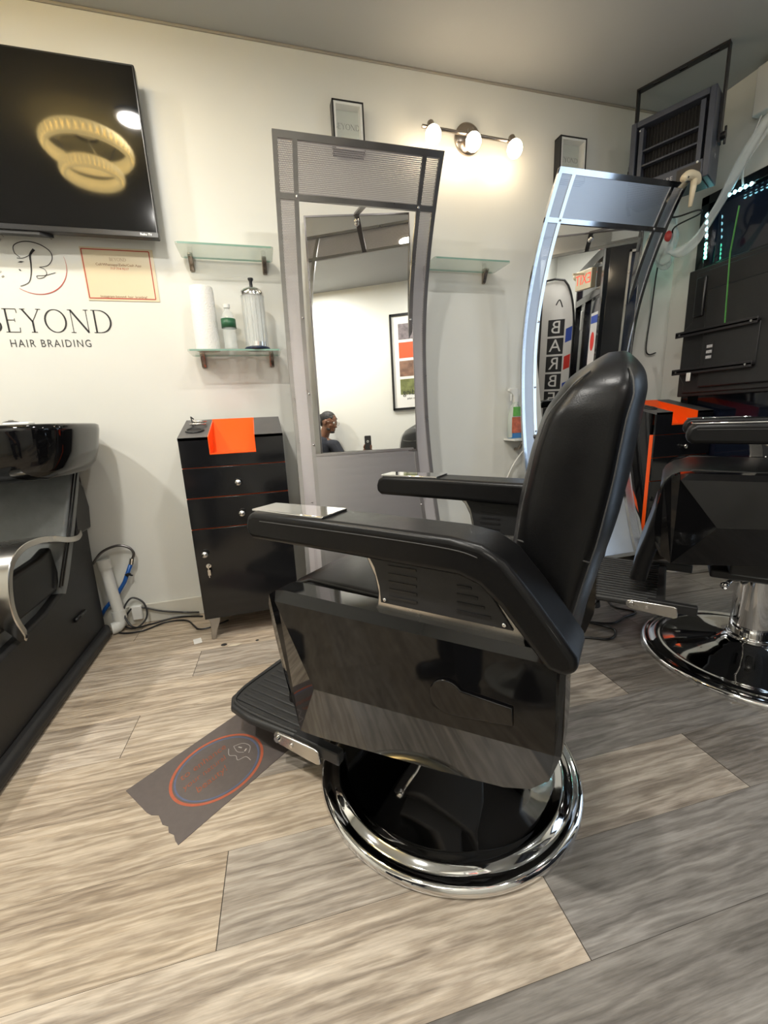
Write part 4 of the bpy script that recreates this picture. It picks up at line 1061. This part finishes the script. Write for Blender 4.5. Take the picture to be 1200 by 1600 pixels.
# ------------------------------------------------------------------ unit heater hung from the ceiling
hdir = Vector((.44, -.90, 0)).normalized()
ht = thing('unit_heater', 'dark blue fan heater hung from the ceiling on a steel yoke in the corner', 'heater', (2.195, 2.018, 2.13), math.atan2(hdir.y, hdir.x))
HW, HH, HD = .188, .385, .17     # local x along face, -y towards the room
bm = bmesh.new()
fw = .028
for a in ((-HW, -HW+fw, 0, HH), (HW-fw, HW, 0, HH), (-HW+fw, HW-fw, HH-fw, HH), (-HW+fw, HW-fw, 0, .085)): box(bm, a[0], a[1], 0, HD, a[2], a[3])
box(bm, -HW+fw, HW-fw, HD-.01, HD, .085, HH-fw)
obj('housing', bm, navy, ht, bevel=.004)
bm = bmesh.new()
for k in range(19):
    x = -HW+fw+.012+k*.0152; box(bm, x, x+.002, .05, .055, .085, HH-fw)
obj('grille', bm, plast, ht)
for k, z in enumerate((.165, .235)):
    obj('louvre_blade', bx(-HW+fw+.02, HW-fw-.02, .012, .045, z, z+.008), navy, ht, rot=None)
obj('louvre_side', bx(-HW+fw+.014, -HW+fw+.034, .006, .05, .085, HH-fw-.01), navy, ht)
obj('louvre_side', bx(HW-fw-.034, HW-fw-.014, .006, .05, .085, HH-fw-.01), navy, ht)
obj('dark_interior', bx(-HW+fw, HW-fw, .06, .064, .085, HH-fw), pbr('interior_shade_black', (.006, .005, .005), .8, noise=.1), ht)  # near-black sheet stands in for the shade inside the hollow housing
obj('nameplate', bx(.05, HW-.035, -.0015, .0, .02, .07), pbr('brown_plate', (.03, .025, .022), .4, noise=.1), ht)
obj('maker_name', text_bm('TEMPWARE', .028, wallM(-.04, -.001, .045), .0004), pbr('pale_print', (.45, .45, .5), .4, noise=.05), ht)
Ms = Matrix.Translation((HW+.0008, .09, .14)) @ Matrix.Rotation(PI/2, 4, 'Z') @ Matrix.Rotation(PI/2, 4, 'X')
bm = text_bm('Y', .035, Ms @ Matrix.Translation((0, .02, 0)), .0003); join_bm(bm, text_bm('M', .03, Ms @ Matrix.Translation((0, -.03, 0)), .0003)); obj('side_mark', bm, MATS['pale_print'], ht)
bm = bmesh.new(); ball(bm, (HW-.05, -.004, .075), .006, 10); ball(bm, (-HW+.045, .0, HH-.05), .004, 8); obj('indicator_screw', bm, white_p, ht)
Zt = ZC-2.13
bm = bmesh.new(); yb = .10
box(bm, -HW-.014, -HW-.006, yb-.020, yb+.020, .16, Zt-.004); box(bm, HW+.006, HW+.014, yb-.020, yb+.020, .16, Zt-.004)
bm.verts.index_update(); yk = objs('yoke_strap', bm, yoke_m, ht)[0]
# slotted top bar made of two rails and bridges
bm = bmesh.new(); xs_ = [-HW-.014, -.13, -.095, -.01, .025, .12, .155, HW+.014]
for i in range(0, 7):
    a, b_ = xs_[i], xs_[i+1]
    if i % 2 == 0: box(bm, a, b_, yb-.020, yb+.020, Zt-.008, Zt)
    else: box(bm, a, b_, yb-.020, yb-.009, Zt-.008, Zt); box(bm, a, b_, yb+.009, yb+.020, Zt-.008, Zt)
obj('slotted_bar', bm, yoke_m, yk)
for s_ in (-1, 1):
    bm = bmesh.new(); cyl(bm, (s_*(HW+.010), yb, .19), (s_*(HW+.035), yb, .19), .017, .02, 12); box(bm, *sorted((s_*(HW+.026), s_*(HW+.036))), yb-.006, yb+.006, .15, .23); obj('wing_knob', bm, plast_s, yk, bevel=.003)
bm = lathe([(0, HD), (.13, HD), (.13, HD+.04), (.10, HD+.06), (0, HD+.065)], 32, M=Matrix.Rotation(-PI/2, 4, 'X')); bmesh.ops.translate(bm, vec=(0, 0, .20), verts=bm.verts[:]); obj('fan_cowl', bm, navy, ht, smooth=True, auto=40)
bm = tube(spline([(-HW-.0, HD-.03, .16), (-HW-.04, HD-.0, .13), (-HW-.055, HD+.01, .06), (-HW-.04, HD, .0)], 6), .008, 8); obj('power_conduit', bm, plast_s, ht, smooth=True)
cb = obj('heater_cable', tube(spline([(2.40, 2.16, 2.14), (2.405, 2.17, 2.09), (2.44, 2.14, 2.075), (2.52, 2.08, 2.09), (2.53, 2.08, 2.07), (2.45, 2.16, 2.03), (2.48, 2.2, 1.98), (2.52, 2.31, 1.9), (2.53, 2.345, 1.6), (2.515, 2.345, 1.4), (2.54, 2.345, 1.35), (2.6, 2.345, 1.36)], 6), .0045, 6), plast_s, smooth=True)
tag(cb, 'thin black wire running from the heater down the corner', 'cable')
# white control box on the right wall near the ceiling
cbx = thing('control_box', 'white control box high on the right wall with a cable below', 'control box', (XR, 1.885, 2.47))
obj('case', bx(-.05, 0, -.09, .06, 0, .22), white_p, cbx, bevel=.006)
obj('cable', tube(spline([(-.02, .03, 0), (-.02, .07, -.10), (-.02, .09, -.22), (-.02, .08, -.3)], 6), .005, 8), white_p, cbx, smooth=True)

# ------------------------------------------------------------------ big screen hanging in the window, seen from the back
XT = 2.60
bt_ = thing('window_television', 'large television seen from behind, hanging in the right window, with two wall-mount rails', 'television', (XT, 1.60, 1.06))
y1, y0 = .56, -.55
bm = bmesh.new(); box(bm, -.0, .02, y0, y1, 0, .735); obj('rear_shell', bm, plast, bt_, bevel=.006)
bm = prism(([(y1-.04, .02), (y1-.04, .08), (y1-.01, .13), (y1-.01, .40), (y1-.06, .44), (y1-.06, .71), (y0+.05, .71), (y0+.05, .02)]), lambda y, z: (-.012, y, z), lambda y, z: (.0, y, z)); obj('stepped_cover', bm, plast, bt_, bevel=.006)
obj('electronics_bay', bx(-.032, -.012, y0+.25, y1-.15, .05, .60), plast, bt_, bevel=.008)
obj('speaker_bay', bx(-.028, -.012, y1-.13, y1-.07, .46, .68), plast_s, bt_, bevel=.008)
obj('port_cover', bx(-.038, -.032, .10, .38, .15, .37), plast, bt_, bevel=.004)
for z in (.365, .145):
    bm = bx(-.062, -.034, .10, .56, z, z+.012); box(bm, -.062, -.058, .10, .56, z-.012, z+.022); 
    r_ = obj('mount_rail', bm, yoke_m, bt_, bevel=.002)
    bm = bmesh.new()
    for y in (.13, .53): cyl(bm, (-.066, y, z+.004), (-.06, y, z+.004), .006, .006, 8)
    bm.verts.index_update(); objs('rail_screw', bm, steel, r_)
lb = obj('rating_label', bx(-.0405, -.038, .33, .375, .20, .30), pbr('label_dark', (.02, .02, .022), .4, noise=.1), bt_)
bm = bmesh.new()
for k in range(3): box(bm, -.0412, -.0405, .336, .369, .21+.03*k, .21+.03*k+.016)
obj('label_print', bm, pbr('label_pale', (.45, .45, .47), .5, noise=.7, nscale=120), lb)
bm = bx(-.070, -.062, .43, .455, .09, .140); obj('white_latch', bm, white_p, bt_, bevel=.003)
# green strap
st = obj('strap', tube([(2.535, 1.865, 2.02), (2.532, 1.88, 1.80), (2.530, 1.86, 1.445)], .006, 6, flat=.35), green_s); tag(st, 'green and yellow strap hanging over the back of the window television', 'strap')
# LED strips around the window
def led(name, pts, mat, label, n):
    t = thing(name, label, 'LED strip', pts[0], group='LED strips on the window frame')
    P0 = Vector(pts[0]); P1 = Vector(pts[1]); d = P1-P0
    obj('tape', tube([(0, 0, 0), tuple(d)], .005, 6), white_p, t)
    for k in range(n):
        c = d*((k+.5)/n); bm = bmesh.new(); ball(bm, (c.x-.006, c.y, c.z), .0085, 8, (.7, 1, 1.25)); obj('led_bead', bm, mat, t, smooth=True)
led('led_strip', ((2.678, 2.150, 2.12), (2.678, 2.135, 1.97)), led_b, 'short vertical ice-green LED strip at the upper left of the dark window', 4)
led('led_strip', ((2.678, 2.135, 1.955), (2.678, 2.130, 1.86)), led_g, 'short vertical bright green LED strip at the left edge of the dark window', 4)
led('led_strip', ((2.675, 2.04, 2.155), (2.675, 1.90, 2.155)), led_b, 'horizontal ice-blue LED strip along the top of the dark window', 5)
# polythene drape
rings = []
pth = spline([(2.60, 1.78, 2.40), (2.58, 1.86, 2.28), (2.56, 1.93, 2.15), (2.54, 2.0, 2.03), (2.52, 2.08, 1.93), (2.48, 2.17, 1.90), (2.45, 2.24, 1.97)], 6)
bm = bmesh.new(); L0 = []
for i, p in enumerate(pth):
    k = i/(len(pth)-1); w_ = .040-.014*math.sin(PI*k)+.008*math.sin(9*k); row = []
    for j in range(7):
        a = (j/6-.5)*2; row.append(bm.verts.new((p.x+.02*math.sin(3*a+6*k)-.01, p.y+a*w_*.55, p.z+a*w_*.85)))
    L0.append(row)
for A, B in zip(L0, L0[1:]):
    for j in range(6): bm.faces.new((A[j], A[j+1], B[j+1], B[j]))
o = obj('plastic_sheet', bm, poly, smooth=True); tag(o, 'twisted strip of cloudy plastic sheeting strung across the dark window corner', 'plastic sheet')
md = o.modifiers.new('s', 'SOLIDIFY'); md.thickness = .001
bg_ = thing('plastic_bag', 'cloudy plastic bag with a red spot hung in the corner beside the right mirror', 'bag', (2.47, 2.23, 1.86))
bm = bmesh.new(); bmesh.ops.create_icosphere(bm, subdivisions=4, radius=1)
for q in bm.verts:
    n = q.co.copy(); k = 1+.10*math.sin(7*n.z+3*n.x)+.07*math.sin(11*n.x+5*n.y)
    q.co = Vector((n.x*.055*k, n.y*.06*k, .13+n.z*.14*k*(1-.15*n.z)))
obj('bag_body', bm, poly, bg_, smooth=True)
bm = bmesh.new(); ball(bm, (-.035, -.045, .13), .028, 14, (.6, .8, 1.1)); obj('red_spot', bm, pbr('red_plastic', (.5, .05, .05), .4, noise=.1), bg_, smooth=True)

# cable and plug on the floor between the chairs
cb = thing('extension_lead', 'dark cable with a white and black plug lying on the floor between the chairs', 'cable', (1.41, 1.53, 0))
pts = [(1.30, 1.62), (1.41, 1.53), (1.48, 1.42), (1.40, 1.36), (1.32, 1.40), (1.24, 1.44)]
obj('lead', tube(spline([(x-1.41, y-1.53, .006) for x, y in pts], 7), .0055, 8), plast_s, cb, smooth=True)
pts = [(1.42, 1.52), (1.52, 1.47), (1.62, 1.50), (1.71, 1.52), (1.66, 1.60), (1.68, 1.70), (1.55, 1.75)]
obj('lead', tube(spline([(x-1.41, y-1.53, .006) for x, y in pts], 7), .005, 8), plast_s, cb, smooth=True)
obj('plug', bx(-.028, .02, -.018, .018, .0, .026), plast_s, cb, bevel=.005); obj('plug_cap', bx(-.026, .018, -.016, .016, .026, .034), white_p, cb, bevel=.004)

# ------------------------------------------------------------------ what the mirrors see: entrance bay
en = bpy.data.objects.new('door_2', None); COL.objects.link(en); en['kind'] = 'structure'
P0_, P1_ = Vector((1.73, 0.0, 0)), Vector((1.20, -1.55, 0)); dd = (P1_-P0_); Ld = dd.length
en.location = P0_; en.rotation_euler = (0, 0, math.atan2(dd.y, dd.x))
bm = bmesh.new()
for a, b_, z0, z1 in ((0, .10, 0, 2.34), (Ld-.08, Ld, 0, 2.34), (.10, Ld-.08, 2.24, 2.34), (.10, Ld-.08, 1.90, 1.98), (.10, Ld-.08, 0, .12), (Ld*.55, Ld*.55+.06, 0, 1.90)): box(bm, a, b_, -.04, .04, z0, z1)
obj('door_frame', bm, gloss_dull, en, bevel=.004)
obj('door_panes', bx(.10, Ld-.08, -.004, .004, .12, 2.24), tint, en)
bm = bx(.22, .60, -.012, -.005, 1.0, 1.75); pn = obj('door_poster', bm, pbr('window_poster', (.62, .60, .60), .4, noise=.1), en)
bm = bmesh.new(); cyl(bm, (.42, -.0125, 1.45), (.42, -.0145, 1.45), .10, .10, 32); obj('red_disc', bm, red_c, pn)
obj('blue_band', bx(.24, .58, -.0135, -.0122, 1.64, 1.72), blue_c, pn)
obj('door_closer', bx(Ld*.6, Ld*.6+.035, -.06, -.04, 1.60, 1.82), white_p, en, bevel=.004)
w2_ = bpy.data.objects.new('window_2', None); COL.objects.link(w2_); w2_['kind'] = 'structure'; w2_.location = (1.73, 0, 0)
bm = bmesh.new()
for a in ((.0, .17, 0, 2.34), (.93, .97, 0, 2.34), (.17, .93, 2.24, 2.34), (.17, .93, 0, .5)): box(bm, a[0], a[1], -.06, .0, a[2], a[3])
obj('window_frame', bm, gloss_dull, w2_, bevel=.004)
bm = bmesh.new()
for a in ((.17, .19, .5, 2.24), (.17, .93, 2.22, 2.24), (.91, .93, .5, 2.24)): box(bm, a[0], a[1], -.004, .006, a[2], a[3])
obj('window_bead', bm, steel, w2_)
obj('window_pane', bx(.17, .93, -.035, -.03, .5, 2.24), tint, w2_)
bm = bmesh.new(); tube(spline([(.24, -.02, 1.2), (.30, -.02, 1.7), (.45, -.02, 1.75), (.6, -.02, 1.72)], 6), .006, 6, bm); tube(spline([(.2, -.02, 1.3), (.4, -.02, 1.27), (.7, -.02, 1.32)], 6), .008, 6, bm); tube([(.30, -.02, 1.7), (.42, -.02, 1.95)], .006, 6, bm)
obj('window_scroll', bm, MATS['pale_print'], w2_, smooth=True)
struct('ceiling_drop', bx(1.73, XR, -.06, 0.0, 2.34, ZC), wall_m)
ex = thing('exit_sign', 'cream EXIT sign box with emergency lamp over the entrance, reflected in the right mirror', 'exit sign', (1.42, -.62, 2.02), math.atan2(dd.y, dd.x)+math.radians(180-22))
obj('case', bx(-.155, .155, -.03, .03, 0, .20), cream_p, ex, bevel=.006)
for s_, rz_ in ((.0312, 180), (-.0312, 0)):
    obj('lettering', text_bm('EXIT', .15, Matrix.Translation((0, s_, .10)) @ Matrix.Rotation(math.radians(rz_), 4, 'Z') @ Matrix.Rotation(PI/2, 4, 'X'), .0006), exit_red, ex)
bm = bmesh.new(); ball(bm, (-.19, 0, .16), .04, 16); cyl(bm, (-.19, 0, .16), (-.13, 0, .10), .02, .02, 12); obj('emergency_lamp', bm, cream_p, ex, smooth=True, auto=40)
obj('mounting_arm', bx(-.01, .01, .03, .16, .15, .17), cream_p, ex)
# barber feather flag
fl = thing('feather_flag', 'tall white BARBER feather flag with red and blue stripes, reflected in the right mirror', 'flag', (1.04, -1.05, 0), math.radians(-12))
def fo_(z): # right outline half-shape: returns right edge x
    return .20 if z < 1.55 else .20*math.sqrt(max(0, 1-((z-1.55)/.68)**2))
zs = [.35+1.86*k/30 for k in range(31)]
pts = [(-.19, .35)]+[(fo_(z), z) for z in zs]+[(-.19, 2.20)]
obj('cloth', prism_y(pts, -.002, .002), flag_w, fl)
bm = tube([(-.195, 0, .0)]+[(-.195, 0, 2.15)]+[(-.15, 0, 2.225), (-.05, 0, 2.235)]+[(fo_(z)+.012, 0, z) for z in zs[::-1]], .013, 8); obj('pole_sleeve', bm, plast_s, fl)
for k in range(9):
    z0 = .45+.17*k
    if z0 > 1.75: break
    m_ = (red_c, flag_w, blue_c, flag_w)[k % 4]
    bm = prism_y([(.12, z0), (.195, z0+.03), (.195, z0+.20), (.12, z0+.17)], .0021, .003); prism_y([(.12, z0), (.195, z0+.03), (.195, z0+.20), (.12, z0+.17)], -.003, -.0021, bm)
    obj('stripe', bm, m_, fl)
bm = bmesh.new(); bk = bmesh.new()
for i, c_ in enumerate('BARBER'):
    z = 1.66-.225*i
    box(bk, -.10, .10, .002, .0028, z-.10, z+.10)
    join_bm(bm, text_bm(c_, .22, Matrix.Translation((0, .0035, z)) @ Matrix.Rotation(PI, 4, 'Z') @ Matrix.Rotation(PI/2, 4, 'X'), .0004))
obj('letter_blocks', bk, blackv, fl); obj('lettering', bm, flag_w, fl)
bm = ribbon(spline([(-.02, 1.93, 0), (.02, 1.99, 0), (.06, 1.90, 0)], 5), .014, Matrix.Translation((0, .003, 0)) @ Matrix.Rotation(PI/2, 4, 'X')); obj('scissors_mark', bm, blackv, fl)
obj('foot', lathe([(0, 0), (.15, 0), (.14, .03), (.03, .05), (0, .05)], 32, center=(-.05, 0, 0)), plast, fl, smooth=True, auto=40)

# framed poster on the wall behind the camera
pf = thing('framed_poster', 'tall black framed poster of square pictures, seen in the left tall mirror', 'poster', (.52, YF, 1.36))
pw_, ph_ = .27, 1.02
bm = bmesh.new()
for a in ((-pw_, -pw_+.022, 0, ph_), (pw_-.022, pw_, 0, ph_), (-pw_, pw_, 0, .022), (-pw_, pw_, ph_-.022, ph_)): box(bm, a[0], a[1], 0, .028, a[2], a[3])
obj('frame', bm, plast_s, pf)
obj('sheet', bx(-pw_+.01, pw_-.01, .004, .012, .01, ph_-.01), paper_w, pf)
for i, m_ in enumerate((lilac, pbr('orange_square', (.72, .10, .03), .5, noise=.1), photo_n, photo_g)):
    z1 = ph_-.105-.195*i
    for sx_ in (-1, 1):
        obj('picture', bx(-.075+sx_*.095-.01, .075+sx_*.095+.01, .012, .0135, z1-.165, z1), m_ if sx_ < 0 else (photo_g, lilac, MATS['orange_square'], photo_n)[i], pf)
bm = text_bm('braiding', .085, Matrix.Translation((-.02, .0135, .185)) @ Matrix.Rotation(PI, 4, 'Z') @ Matrix.Rotation(PI/2, 4, 'X'), .0004)
join_bm(bm, text_bm('hair  weaves  styling', .022, Matrix.Translation((-.02, .0135, .12)) @ Matrix.Rotation(PI, 4, 'Z') @ Matrix.Rotation(PI/2, 4, 'X'), .0004))
obj('lettering', bm, blackv, pf)

# ------------------------------------------------------------------ the seated photographer, seen in the left mirror
pe = thing('person', 'seated person in dark shirt and glasses holding a phone, seen in the left mirror', 'person', (-.58, -.10, 0))
def P(x, y, z): return Vector((x+.58, y+.10, z))
def remeshed(name, bm, mat, parent, vox=.006, sm=3):
    o = obj(name, bm, mat, parent, smooth=True)
    md = o.modifiers.new('remesh', 'REMESH'); md.mode = 'VOXEL'; md.voxel_size = vox; md.use_smooth_shade = True
    md = o.modifiers.new('smooth', 'SMOOTH'); md.iterations = sm; md.factor = .5
    return o
bm = bmesh.new()
hc = P(-.455, -.125, 1.262)      # head centre, facing +x and a little down
fx = Vector((.93, .25, -.26)).normalized(); fz2 = (Vector((.22, 0, 1)) - fx*Vector((.22, 0, 1)).dot(fx)).normalized(); fy = fz2.cross(fx)
def Hd(a, b_, c): return hc + fx*a + fy*b_ + fz2*c
MH = Matrix((fx, fy, fz2)).transposed().to_4x4()
def hell(a, b_, c, r, sc): # ellipsoid in the head frame
    M_ = Matrix.Translation(Hd(a, b_, c)) @ MH @ Matrix.Diagonal((*sc, 1)); bmesh.ops.create_uvsphere(bm, u_segments=20, v_segments=12, radius=r, matrix=M_)
hell(-.012, 0, .02, .093, (1.02, .80, 1.0)); hell(.022, 0, -.03, .068, (.95, .85, 1.1)); hell(.045, 0, -.082, .038, (1, .95, .8))
hell(.086, 0, -.012, .016, (.9, .7, 1.9)); hell(.094, 0, -.030, .015, (1, 1.15, .7)); hell(.078, 0, -.062, .020, (.6, 1.2, .38)); hell(.076, 0, -.072, .018, (.6, 1.1, .35))
for s_ in (-1, 1): hell(.068, s_*.030, .022, .018, (.5, 1.3, .5)); hell(-.008, s_*.078, -.008, .024, (.8, .3, 1.25)); hell(.045, s_*.04, -.028, .026, (.8, .7, .8))
nb_ = P(-.555, -.135, 1.075); capsule(bm, nb_, Hd(-.02, 0, -.05), .060, .052)
rs, ls = P(-.405, -.105, 1.005), P(-.745, -.13, 1.03)
capsule(bm, nb_, rs, .05, .05); capsule(bm, nb_, ls, .05, .05)
capsule(bm, P(-.575, -.12, .98), P(-.60, -.11, .60), .115, .12)
re_, rw = P(-.27, -.06, .80), P(-.055, -.055, .895)
capsule(bm, rs, re_, .052, .040); capsule(bm, re_, rw, .038, .026)
le_, lw_ = P(-.83, .04, .78), P(-.66, .20, .60)
capsule(bm, ls, le_, .052, .040); capsule(bm, le_, lw_, .038, .026)
# hands: right hand around the phone
def finger(pts, r0):
    for a, b_ in zip(pts, pts[1:]): capsule(bm, a, b_, r0, r0*.88, 8)
capsule(bm, rw, P(-.035, -.048, .93), .026, .030); capsule(bm, P(-.035, -.046, .925), P(-.012, -.046, .945), .030, .024)
for k, (zz, ln) in enumerate(((.975, .045), (.955, .052), (.935, .050), (.916, .040))):
    finger([P(-.02, -.045, zz-.012), P(.018, -.046, zz), P(.034, -.036, zz+.002), P(.036, -.022+.0*ln, zz+.004), P(.026, -.0135, zz+.005)], .0085-.0005*k)
finger([P(-.04, -.035, .945), P(-.048, -.020, .965), P(-.034, -.0135, .99)], .0105)
# left hand resting on the knee
capsule(bm, lw_, P(-.63, .25, .575), .026, .030)
for k in range(4):
    x = -.655+.02*k; finger([P(x, .26, .575), P(x+.004, .30, .572), P(x+.006, .325, .555), P(x+.006, .335, .535)], .0085)
finger([P(-.60, .24, .58), P(-.585, .265, .572), P(-.58, .285, .56)], .0100)
# legs
for hx, kx in ((-.66, -.72), (-.52, -.50)):
    capsule(bm, P(hx, -.09, .54), P(kx, .27, .50), .085, .058); capsule(bm, P(kx, .27, .50), P(kx+.0, .24, .09), .055, .036)
remeshed('body', bm, skin_m, pe)
bm = bmesh.new()
capsule(bm, P(-.575, -.12, 1.0), P(-.60, -.11, .60), .128, .135); ball(bm, P(-.57, -.12, 1.01), .1, 20, (1.55, 1.0, .72)); capsule(bm, nb_-Vector((0, 0, .04)), rs, .062, .064); capsule(bm, nb_-Vector((0, 0, .04)), ls, .062, .064)
capsule(bm, rs, rs.lerp(re_, .72), .066, .056); capsule(bm, ls, ls.lerp(le_, .72), .066, .056); ball(bm, nb_, .066, 16, (1, 1, .4))
remeshed('shirt', bm, shirt_m, pe, .008)
bm = bmesh.new()
for hx, kx in ((-.66, -.72), (-.52, -.50)):
    capsule(bm, P(hx, -.09, .54), P(kx, .27, .50), .098, .072); capsule(bm, P(kx, .27, .50), P(kx, .24, .12), .068, .055)
capsule(bm, P(-.67, -.10, .56), P(-.51, -.10, .56), .11, .11)
remeshed('trousers', bm, jean_m, pe, .009)
for kx in (-.72, -.50):
    bm = bmesh.new(); capsule(bm, P(kx, .23, .045), P(kx, .36, .035), .045, .036); remeshed('shoe', bm, plast, pe, .007, 2)
bm = bmesh.new()
def hh(a, b_, c, r, sc):
    M_ = Matrix.Translation(Hd(a, b_, c)) @ MH @ Matrix.Diagonal((*sc, 1)); bmesh.ops.create_uvsphere(bm, u_segments=20, v_segments=12, radius=r, matrix=M_)
hh(-.028, 0, .045, .092, (1.02, .86, .86)); hh(-.07, 0, .0, .06, (.8, 1.1, 1.1)); hh(-.115, 0, .05, .03, (1.1, 1, 1))
for k in range(6):
    b0 = -.05+.02*k
    for a, c, r in ((.045, .082, .013), (.01, .105, .014), (-.03, .115, .014), (-.07, .10, .014)): hh(a, b0*1.0, c-abs(b0)*.5, r, (1.3, .8, .8))
remeshed('hair', bm, hair_m, pe, .005, 1)
bm = bmesh.new()
hh(.058, 0, -.092, .030, (.9, 1.1, .55)); hh(.03, .045, -.07, .022, (1.2, .45, .7)); hh(.03, -.045, -.07, .022, (1.2, .45, .7))
remeshed('beard', bm, hair_m, pe, .004, 1)
bm = bmesh.new()
for s_ in (-1, 1):
    ring = [Hd(.094, s_*.032+.024*math.cos(2*PI*i/20), .008+.019*math.sin(2*PI*i/20)) for i in range(20)]; tube(ring, .0018, 6, bm, closed=True)
    tube([Hd(.094, s_*.056, .012), Hd(.04, s_*.076, .010), Hd(-.015, s_*.084, .006)], .0018, 6, bm)
tube([Hd(.095, -.009, .012), Hd(.099, 0, .015), Hd(.095, .009, .012)], .0018, 6, bm)
obj('glasses', bm, nickel, pe, smooth=True)
bm = bmesh.new()
for s_ in (-1, 1): ball(bm, Hd(.078, s_*.030, .008), .011, 12)
obj('eye', bm, paper_w, pe, smooth=True)
sl_ = thing('stool', 'round black stool under the seated person behind the camera', 'stool', (-.60, -.09, 0))
obj('seat', lathe([(0, .40), (.16, .40), (.175, .415), (.175, .445), (.16, .46), (0, .465)], 36), leather, sl_, smooth=True, auto=60)
bm = bmesh.new(); cyl(bm, (0, 0, .05), (0, 0, .40), .025); obj('post', bm, chrome, sl_, smooth=True, auto=40)
obj('base', lathe([(0, 0), (.19, 0), (.19, .012), (.06, .04), (.03, .07), (0, .07)], 36), chrome, sl_, smooth=True, auto=50)
ph = thing('phone', 'black smartphone held up by the seated person, seen in the mirror', 'phone', (0, -.022, .935))
ph.location = (.0, -.0225, .935)
obj('case', prism_y(rrect(-.036, .036, 0, .15, .010, 4), -.004, .004), plast_s, ph, bevel=.0015)
bm = bmesh.new(); cyl(bm, (0.0, .004, .088), (0.0, .0075, .088), .012, .012, 24); lr = obj('lens_ring', bm, chrome, ph)
bm = bmesh.new(); cyl(bm, (0.0, .0075, .088), (0.0, .0085, .088), .008, .008, 24); obj('lens', bm, gloss, lr)
